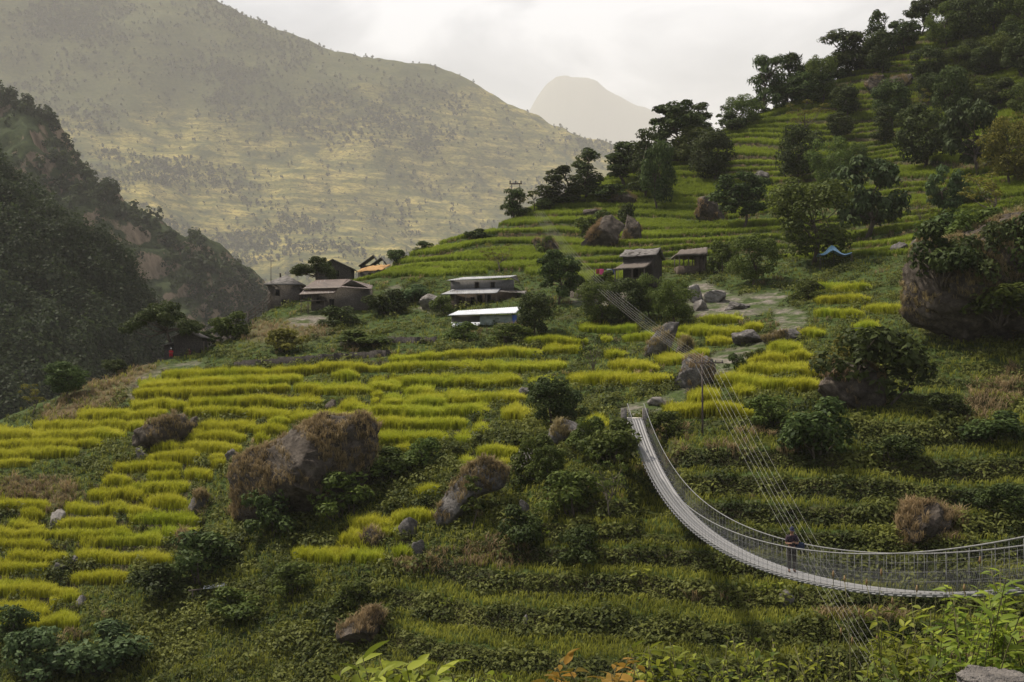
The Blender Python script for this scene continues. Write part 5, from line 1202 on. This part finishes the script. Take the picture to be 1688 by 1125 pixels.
mb = MB(); mb.box(-.62, .0, -.9, .55, 1.7, .02); mb.build('landing', M_CONC, br)
for s in (-.85, .78): mb = MB(); mb.box(s-.2, .1, -1.2, s+.2, .9, .75); mb.build('anchor_block', M_GREYROCK, br)
# ------------------------------------------------------------------ people
def skin(name, J, E, mat, parent, sub=2):
    """one continuous surface grown round a skeleton: J name -> (x, y, z, r), E pairs"""
    ks = list(J); me = bpy.data.meshes.new(name); me.from_pydata([J[k][:3] for k in ks], [(ks.index(a), ks.index(c)) for a, c in E], [])
    o = bpy.data.objects.new(name, me); COL.objects.link(o)
    m1 = o.modifiers.new('s', 'SKIN'); m1.use_smooth_shade = True; m2 = o.modifiers.new('d', 'SUBSURF'); m2.levels = sub; m2.render_levels = sub
    for i, k in enumerate(ks):
        r = J[k][3]; me.skin_vertices[0].data[i].radius = (r, r) if np.isscalar(r) else r
        me.skin_vertices[0].data[i].use_root = (i == 0)
    dg = bpy.context.evaluated_depsgraph_get(); dg.update(); nm = bpy.data.meshes.new_from_object(o.evaluated_get(dg)); bpy.data.objects.remove(o); bpy.data.meshes.remove(me)
    nm.name = name; nm.materials.clear(); nm.materials.append(mat); r_ = obj(name, nm, parent)
    return r_
SKINC = plain('brown_skin', (.20, .105, .065), (.28, .155, .10), 8, .6)
def cloth(name, c): return plain(name, tuple(x*.75 for x in c), c, 7, .95)
def person(loc, rz, label, pose, shirt, trouser, scale=1, group=None, skirt=False, head='cap', headc=(.03, .03, .05)):
    r = empty('person', loc, rz, label, 'person', group); r.scale = (scale,)*3
    dz = 0 if pose == 'stand' else -.55
    J = {'pel': (0, 0, .96+dz, (.135, .10)), 'sp': (0, -.01, 1.14+dz, (.125, .095)), 'ch': (0, -.01, 1.34+dz, (.155, .105)), 'nb': (0, -.015, 1.465+dz, (.062, .058)), 'nk': (0, -.03, 1.53+dz, .052), 'hd': (0, -.05, 1.61+dz, (.072, .086)), 'ht': (0, -.04, 1.71+dz, (.075, .090)),
         'nose': (0, -.150, 1.625+dz, .014)}
    E = [('pel', 'sp'), ('sp', 'ch'), ('ch', 'nb'), ('nb', 'nk'), ('nk', 'hd'), ('hd', 'ht'), ('hd', 'nose')]
    for s, n in ((-1, 'l'), (1, 'r')):
        J['sh'+n] = (s*.185, 0, 1.41+dz, .055); J['el'+n] = (s*.245, -.05, 1.14+dz, .043); J['wr'+n] = (s*.075, -.255, 1.17+dz, .027); J['pm'+n] = (s*.035, -.315, 1.185+dz, (.036, .018))
        E += [('ch', 'sh'+n), ('sh'+n, 'el'+n), ('el'+n, 'wr'+n), ('wr'+n, 'pm'+n)]
        J['ear'+n] = (s*.082, -.045, 1.63+dz, .016); E.append(('hd', 'ear'+n))
        for f, (oz, L) in enumerate(((.030, .075), (.010, .085), (-.010, .078), (-.028, .06))):
            a, c = 'f%d%s' % (f, n), 'g%d%s' % (f, n)
            J[a] = (s*.012, -.350, 1.185+oz+dz, .0095); J[c] = (-s*.022, -.350-L*.25, 1.180+oz+dz, .008); E += [('pm'+n, a), (a, c)]
        J['t'+n] = (s*.045, -.335, 1.232+dz, .011); J['t2'+n] = (s*.018, -.360, 1.250+dz, .009); E += [('pm'+n, 't'+n), ('t'+n, 't2'+n)]
        if pose == 'stand': hp, kn, an, to = (s*.085, 0, .90), (s*.105, -.04, .50), (s*.10, .02, .09), (s*.12, -.15, .045)
        else: hp, kn, an, to = (s*.09, -.02, .38), (s*.15, -.36, .50), (s*.12, -.34, .09), (s*.13, -.50, .045)
        J['hp'+n] = (*hp, .088); J['kn'+n] = (*kn, .058); J['an'+n] = (*an, .042); J['to'+n] = (*to, .036); E += [('pel', 'hp'+n), ('hp'+n, 'kn'+n), ('kn'+n, 'an'+n), ('an'+n, 'to'+n)]
    skin('body', J, E, SKINC, r)
    def sub(keys, grow, name, mat, extra=None):
        K = {k: (*J[k][:3], tuple(x+grow for x in J[k][3]) if not np.isscalar(J[k][3]) else J[k][3]+grow) for k in keys}
        if extra: K.update(extra)
        return skin(name, K, [e for e in E if e[0] in K and e[1] in K], mat, r)
    mid = lambda a, c, t: tuple(J[a][i]+(J[c][i]-J[a][i])*t for i in range(3))
    sub(['pel', 'sp', 'ch', 'nb', 'shl', 'shr'], .020, 'shirt', cloth('shirt_cloth', shirt), {'el'+n: (*mid('sh'+n, 'el'+n, .85), .062) for n in 'lr'})
    sub(['pel', 'hpl', 'hpr', 'knl', 'knr'], .026, 'trousers' if not skirt else 'skirt', cloth('trouser_cloth', trouser), {'an'+n: (*mid('kn'+n, 'an'+n, .92), .070) for n in 'lr'})
    for n in 'lr': skin('shoe', {'an': (J['an'+n][0], J['an'+n][1]+.02, .06, .050), 'to': (*J['to'+n][:3], .048)}, [('an', 'to')], M_DARK, r)
    mb = MB(); th = np.linspace(0, 2*math.pi, 17)[:-1]; ph = np.linspace(0, math.pi/2, 6); hc = np.array(J['ht'][:3])+np.array([0, .005, -.035])
    V = [hc+np.array([.098*math.cos(p)*math.cos(a), .118*math.cos(p)*math.sin(a), .150*math.sin(p)]) for p in ph for a in th]
    mb.add(V, [(i*16+j, i*16+(j+1) % 16, (i+1)*16+(j+1) % 16, (i+1)*16+j) for i in range(5) for j in range(16)])
    hat = mb.build('cap' if head == 'cap' else 'headscarf', cloth('hat_cloth', headc), r, True)
    if head == 'cap':
        mb = MB(); V = [hc+np.array([.095*math.cos(a), -.05-.155*math.sin(a)*1.1, -.008-.03*math.sin(a)]) for a in np.linspace(0, math.pi, 9)]; V = V+[v+np.array([0, 0, .012]) for v in V]
        mb.add(V, [(i, i+1, i+10, i+9) for i in range(8)]+[(4-i, 4-i-1, 4+i+1, 4+i) for i in range(1, 4)]+[(9+4-i, 9+4+i, 9+4+i+1, 9+4-i-1) for i in range(1, 4)], [(4, 3, 5), (13, 14, 12)]); mb.build('brim', cloth('brim_cloth', headc), hat)
    for s in (-1, 1):
        mb = MB(); mb.tube([(s*.03, -.132, 1.645+dz), (s*.03, -.140, 1.645+dz)], [.011, .007], 6); mb.build('eye', M_DARK, r)
    mb = MB(); mb.box(-.024, -.139, 1.572+dz, .024, -.128, 1.580+dz); mb.build('mouth', cloth('lip', (.16, .06, .05)), r)
    return r, J
dp = (BX0+BM*107)/((1305-U0)/F+BM)
pl_ = (bx(dp), dp, bz(dp)+.004)
r, J = person(pl_, R(6), 'man in cap and dark shirt standing on the footbridge with hands at his chest', 'stand', (.060, .040, .052), (.058, .050, .043), 1.02, None, head='cap', headc=(.035, .035, .06))
for s in (-1, 1): mb = MB(); mb.tube([(s*.11, .10, 1.36), (s*.115, .03, 1.485), (s*.11, -.135, 1.40), (s*.10, -.145, 1.20)], .018, 5); mb.build('strap', cloth('strap_cloth', (.03, .03, .04)), r)
bg = empty('shoulder_bag', Vector(pl_)+Vector((.34, .02, .93)), R(6), 'dark blue bag hanging at the hip of the man on the bridge', 'bag')
mb = MB(); 
th = np.linspace(0, 2*math.pi, 15)[:-1]
V = [(.19*f*math.copysign(abs(math.cos(a))**.6, math.cos(a)), .10*f*math.copysign(abs(math.sin(a))**.6, math.sin(a)), z) for z, f in ((-.02, .6), (0, .9), (.06, 1), (.18, 1), (.25, .88), (.28, .5)) for a in th]
mb.add(V, [(i*14+j, i*14+(j+1) % 14, (i+1)*14+(j+1) % 14, (i+1)*14+j) for i in range(5) for j in range(14)]); mb.build('pouch', cloth('bag_cloth', (.030, .040, .07)), bg, True)
mb = MB(); mb.tube([(-.15, 0, .25), (-.25, -.13, .40), (-.42, -.17, .50), (-.50, -.1, .60)], .014, 5); mb.build('strap', cloth('bag_strap', (.02, .02, .03)), bg)
cm_ = empty('camera_in_hand', Vector(pl_)+Vector((.0, -.385, 1.20)), R(6), 'small black camera held in the hands of the man on the bridge', 'camera')
mb = MB(); mb.box(-.055, -.025, -.035, .055, .025, .035); mb.build('housing', M_DARK, cm_); mb = MB(); mb.tube([(0, -.0255, 0), (0, -.06, -.005)], .027, 10); mb.build('lens', M_DARK, cm_)
def ground_pt(u, v): return hill.at(u, v, 62)
hu = ground_pt(286, 584)
for x, y, rz, lb, sh, tr, hc in ((-.1, -.75, 10, 'person in red dress and white headscarf sitting at the small hut', (.42, .03, .04), (.40, .03, .04), (.70, .68, .65)), (2.05, -.75, -15, 'person in dark red sitting against the small hut', (.16, .03, .05), (.14, .04, .06), (.05, .03, .03))):
    person(hu+Vector((x, y, -.02)), R(rz), lb, 'sit', sh, tr, .95, 'people sitting at the small hut', True, 'scarf', hc)
# ------------------------------------------------------------------ plants with big leaves
def big_leaf(L, wd, seg=5, curl=.35, fold=.25, tip=1.0):
    """one pointed leaf along +y, folded at the midrib and curling down"""
    V, Q = [], []
    for i in range(seg+1):
        t = i/seg; w = wd*L*.5*(math.sin(math.pi*min(1, t*.93+.04))**.8)*(1-.35*t*tip); y = L*t*(1-.15*curl*t); z = -curl*L*t*t*.6
        V += [(-w, y, z+fold*w), (0, y, z), (w, y, z+fold*w)]
    for i in range(seg): a = i*3; Q += [(a, a+1, a+4, a+3), (a+1, a+2, a+5, a+4)]
    return np.array(V), np.array(Q)
def foreplant(base, stems, L, wd, label, leaf, rg, per=9, spread_=.25, leafless=.35, flower=False, name='plant', tall=1.0, cat='plant', droop=.35, group='leafy plants along the near bank'):
    """base point; stems: list of tip points in world coordinates"""
    r = empty(name, base, 0, label, cat, group); st = MB(); Vs, Qs, ts, n = [], [], [], 0; fl = MB()
    for tip in stems:
        tip = np.asarray(tip, float)-np.asarray(base, float); p0 = rg.normal(size=3)*(.5, .5, 0)*spread_; t = np.linspace(0, 1, 9)[:, None]
        P = p0+(tip-p0)*t+np.sin(t*math.pi)*rg.normal(size=3)*(.11, .11, 0)*(tip[2] > .5)+np.array([0, 0, 1])*np.sin(t*math.pi)*.05; st.tube(P, np.linspace(.0055, .002, 9)*tall*rg.uniform(.6, 1.1), 5)
        for k in range(per):
            q = leafless+(1-leafless)*(k+rg.uniform(0, .6))/per; i = min(7, int(q*8)); c = P[i]+(P[i+1]-P[i])*(q*8-i)
            V, Q = big_leaf(L*1.2*rg.uniform(.45, 1.15)*(1.1-.35*q), wd*rg.uniform(.85, 1.2), 5, droop*rg.uniform(.3, 2), rg.uniform(.1, .5))
            a = k*2.4+rg.uniform(-.5, .5); el = rg.uniform(-.35, .85); ca, sa = math.cos(a), math.sin(a); ce, se = math.cos(el), math.sin(el); ro = rg.uniform(-.6, .6)
            V = V@np.array([[math.cos(ro), 0, -math.sin(ro)], [0, 1, 0], [math.sin(ro), 0, math.cos(ro)]])
            V = V@np.array([[1, 0, 0], [0, ce, se], [0, -se, ce]]); V = V@np.array([[ca, sa, 0], [-sa, ca, 0], [0, 0, 1]])
            Vs.append(V+c); Qs.append(Q+n); n += len(V); ts.append(np.full(len(V), np.clip(rg.normal(.5, .25), 0, 1)))
        if flower: d0 = P[-1]; fl.tube([d0-np.array([0, 0, .01]), d0+np.array([0, 0, .008]), d0+np.array([0, 0, .03])], [.003, .007, .002], 6); fl.build('seed_head', M_SEED, r); fl = MB()
    st.build('stem', M_STEM, r, True); obj('foliage', mesh_np('foliage', np.vstack(Vs), np.vstack(Qs), None, leaf, True, np.concatenate(ts)), r)
    return r
M_STEM = plain('plant_stem', (.05, .05, .02), (.12, .105, .045), 6); M_SEED = plain('dry_seed_head', (.16, .10, .045), (.27, .18, .085), 6)
M_RUSTLEAF = leaf_mat('rusty_leaf', (.09, .08, .015), (.34, .17, .035), .35, .1)
fr = np.random.default_rng(21)
def bank(u, d): return (np.array([(u-U0)/F*d, d, float(hill.z(u, d))-.05]))
def tips(u0, u1, v0, v1, d, n): return [at(fr.uniform(u0, u1), fr.uniform(v0, v1), d+fr.uniform(-.5, .5)) for _ in range(n)]
FL = [
(640,5.4,545,735,1082,1120,7,.12,.50,'low plant with big pale green leaves at the bottom edge left of centre',M_FORELEAF,7,.72,0),
(800,5.6,745,860,1105,1130,5,.08,.45,'small plant with narrow leaves at the bottom edge at the centre',M_FORELEAF,6,.7,0),
(985,5.8,915,1060,1075,1122,7,.09,.55,'plant with some rusty orange leaves at the bottom edge right of centre',M_RUSTLEAF,7,.7,0),
(1090,6.2,1030,1160,1058,1115,11,.075,.55,'bushy plant with small round leaves below the bridge at the bottom edge',M_FORELEAF,12,.55,0),
(1200,6.4,1140,1290,1040,1115,11,.06,.5,'plant with upright leafy tips between the bushy one and the thin dry stems',M_FORELEAF,14,.45,0),
(1330,6.8,1265,1400,1060,1120,9,.05,.45,'thin plant with tiny leaves at the bottom edge left of the tall dense one',M_FORELEAF,10,.5,0),
(1400,7.4,1350,1470,925,1060,8,.035,.3,'thin dry stems with brown seed heads in front of the bridge',M_YELLEAF,6,.5,1),
(1500,6.6,1430,1560,985,1090,14,.085,.38,'tall dense plant with long green leaves left of the pale rock',M_FORELEAF,13,.45,0),
(1590,6.2,1530,1650,960,1085,14,.095,.36,'tall dense plant with drooping leaves above the pale rock',M_FORELEAF,13,.4,0),
(1690,6.0,1625,1760,930,1080,14,.10,.36,'tall leafy plant at the right edge of the near bank',M_FORELEAF,13,.4,0),
(1480,6.0,1420,1560,1085,1130,10,.08,.4,'low green plant at the bottom edge left of the pale rock',M_MIDLEAF,10,.5,0),
(1530,7.6,1450,1620,920,1000,5,.05,.35,'loose seed stems rising in front of the bridge deck at the right',M_YELLEAF,6,.5,1),
]
for u, d, u0, u1, v0, v1, n, L, wd, lb, lf, per, ll, fl_ in FL:
    foreplant(bank(u, d), tips(u0, u1, v0, v1, d, int(n*(1 if fl_ else 2.4))), L, wd, lb, lf, fr, per+(0 if fl_ else 4), leafless=max(ll, .56), flower=bool(fl_))
p = at(1645, 1128, 5.2); V, T = rock_shape(77, 5, .45, 4); V = V*np.array([.165, .15, .085])
r = empty('boulder', (p[0], p[1]+.05, p[2]-.02), 0, 'pale rough rock at the bottom right corner of the picture', 'boulder'); obj('rock', mesh_np('rock', V*np.array([1, 1, 1.2]), None, T, M_PALEROCK, True), r)
mb = MB(); V, T = rock_shape(78, 4, .3, 8); V = V*np.array([.35, .3, .42]); obj('rock_foot', mesh_np('rock_foot', V+np.array([.05, .12, -.40]), None, T, M_PALEROCK, True), r)
for u, v, w, lb in ((740,1008,34,'taro plant with pale heart leaves on a ledge at the bottom centre'),(1056,968,50,'taro plant with broad leaves on the ledge below the bridge middle'),(1268,985,44,'taro plant with pale leaves right under the bridge by the man'),(895,892,30,'broad-leaved plant in the shade below the leaning slab'),(1195,1012,20,'small taro plant on the lower ledge at the bottom'),(1060,1000,20,'small broad-leaved plant below the larger taro')):
    b0 = np.array(hill.at(u, v, 62)); k = b0[1]/F; w_ = w*k
    foreplant(b0-np.array([0, 0, .05]), [b0+np.array([fr.uniform(-.5, .5)*w_, fr.uniform(-.3, .3)*w_, fr.uniform(.25, .75)*w_]) for _ in range(10)], w_*.36, .85, lb, M_TARO if 'M_TARO' in globals() else M_FORELEAF, fr, 1, leafless=.92, tall=2.5, name='taro_plant', droop=.8, group='taro plants on the ledges')
b0 = np.array(hill.at(1250, 404, 62)); k = b0[1]/F
foreplant(b0, [b0+np.array([x*k, y, z*k]) for x, y, z in ((-22, 0, 16), (-12, .3, 26), (0, -.3, 30), (12, .2, 26), (24, 0, 18), (-26, .4, 8), (18, -.5, 12))], 30*k, .26, 'banana plant with long pale arching leaves below the open dark tree', M_FORELEAF, fr, 1, leafless=.55, tall=8, name='banana_plant', droop=.9, group='taro plants on the ledges')
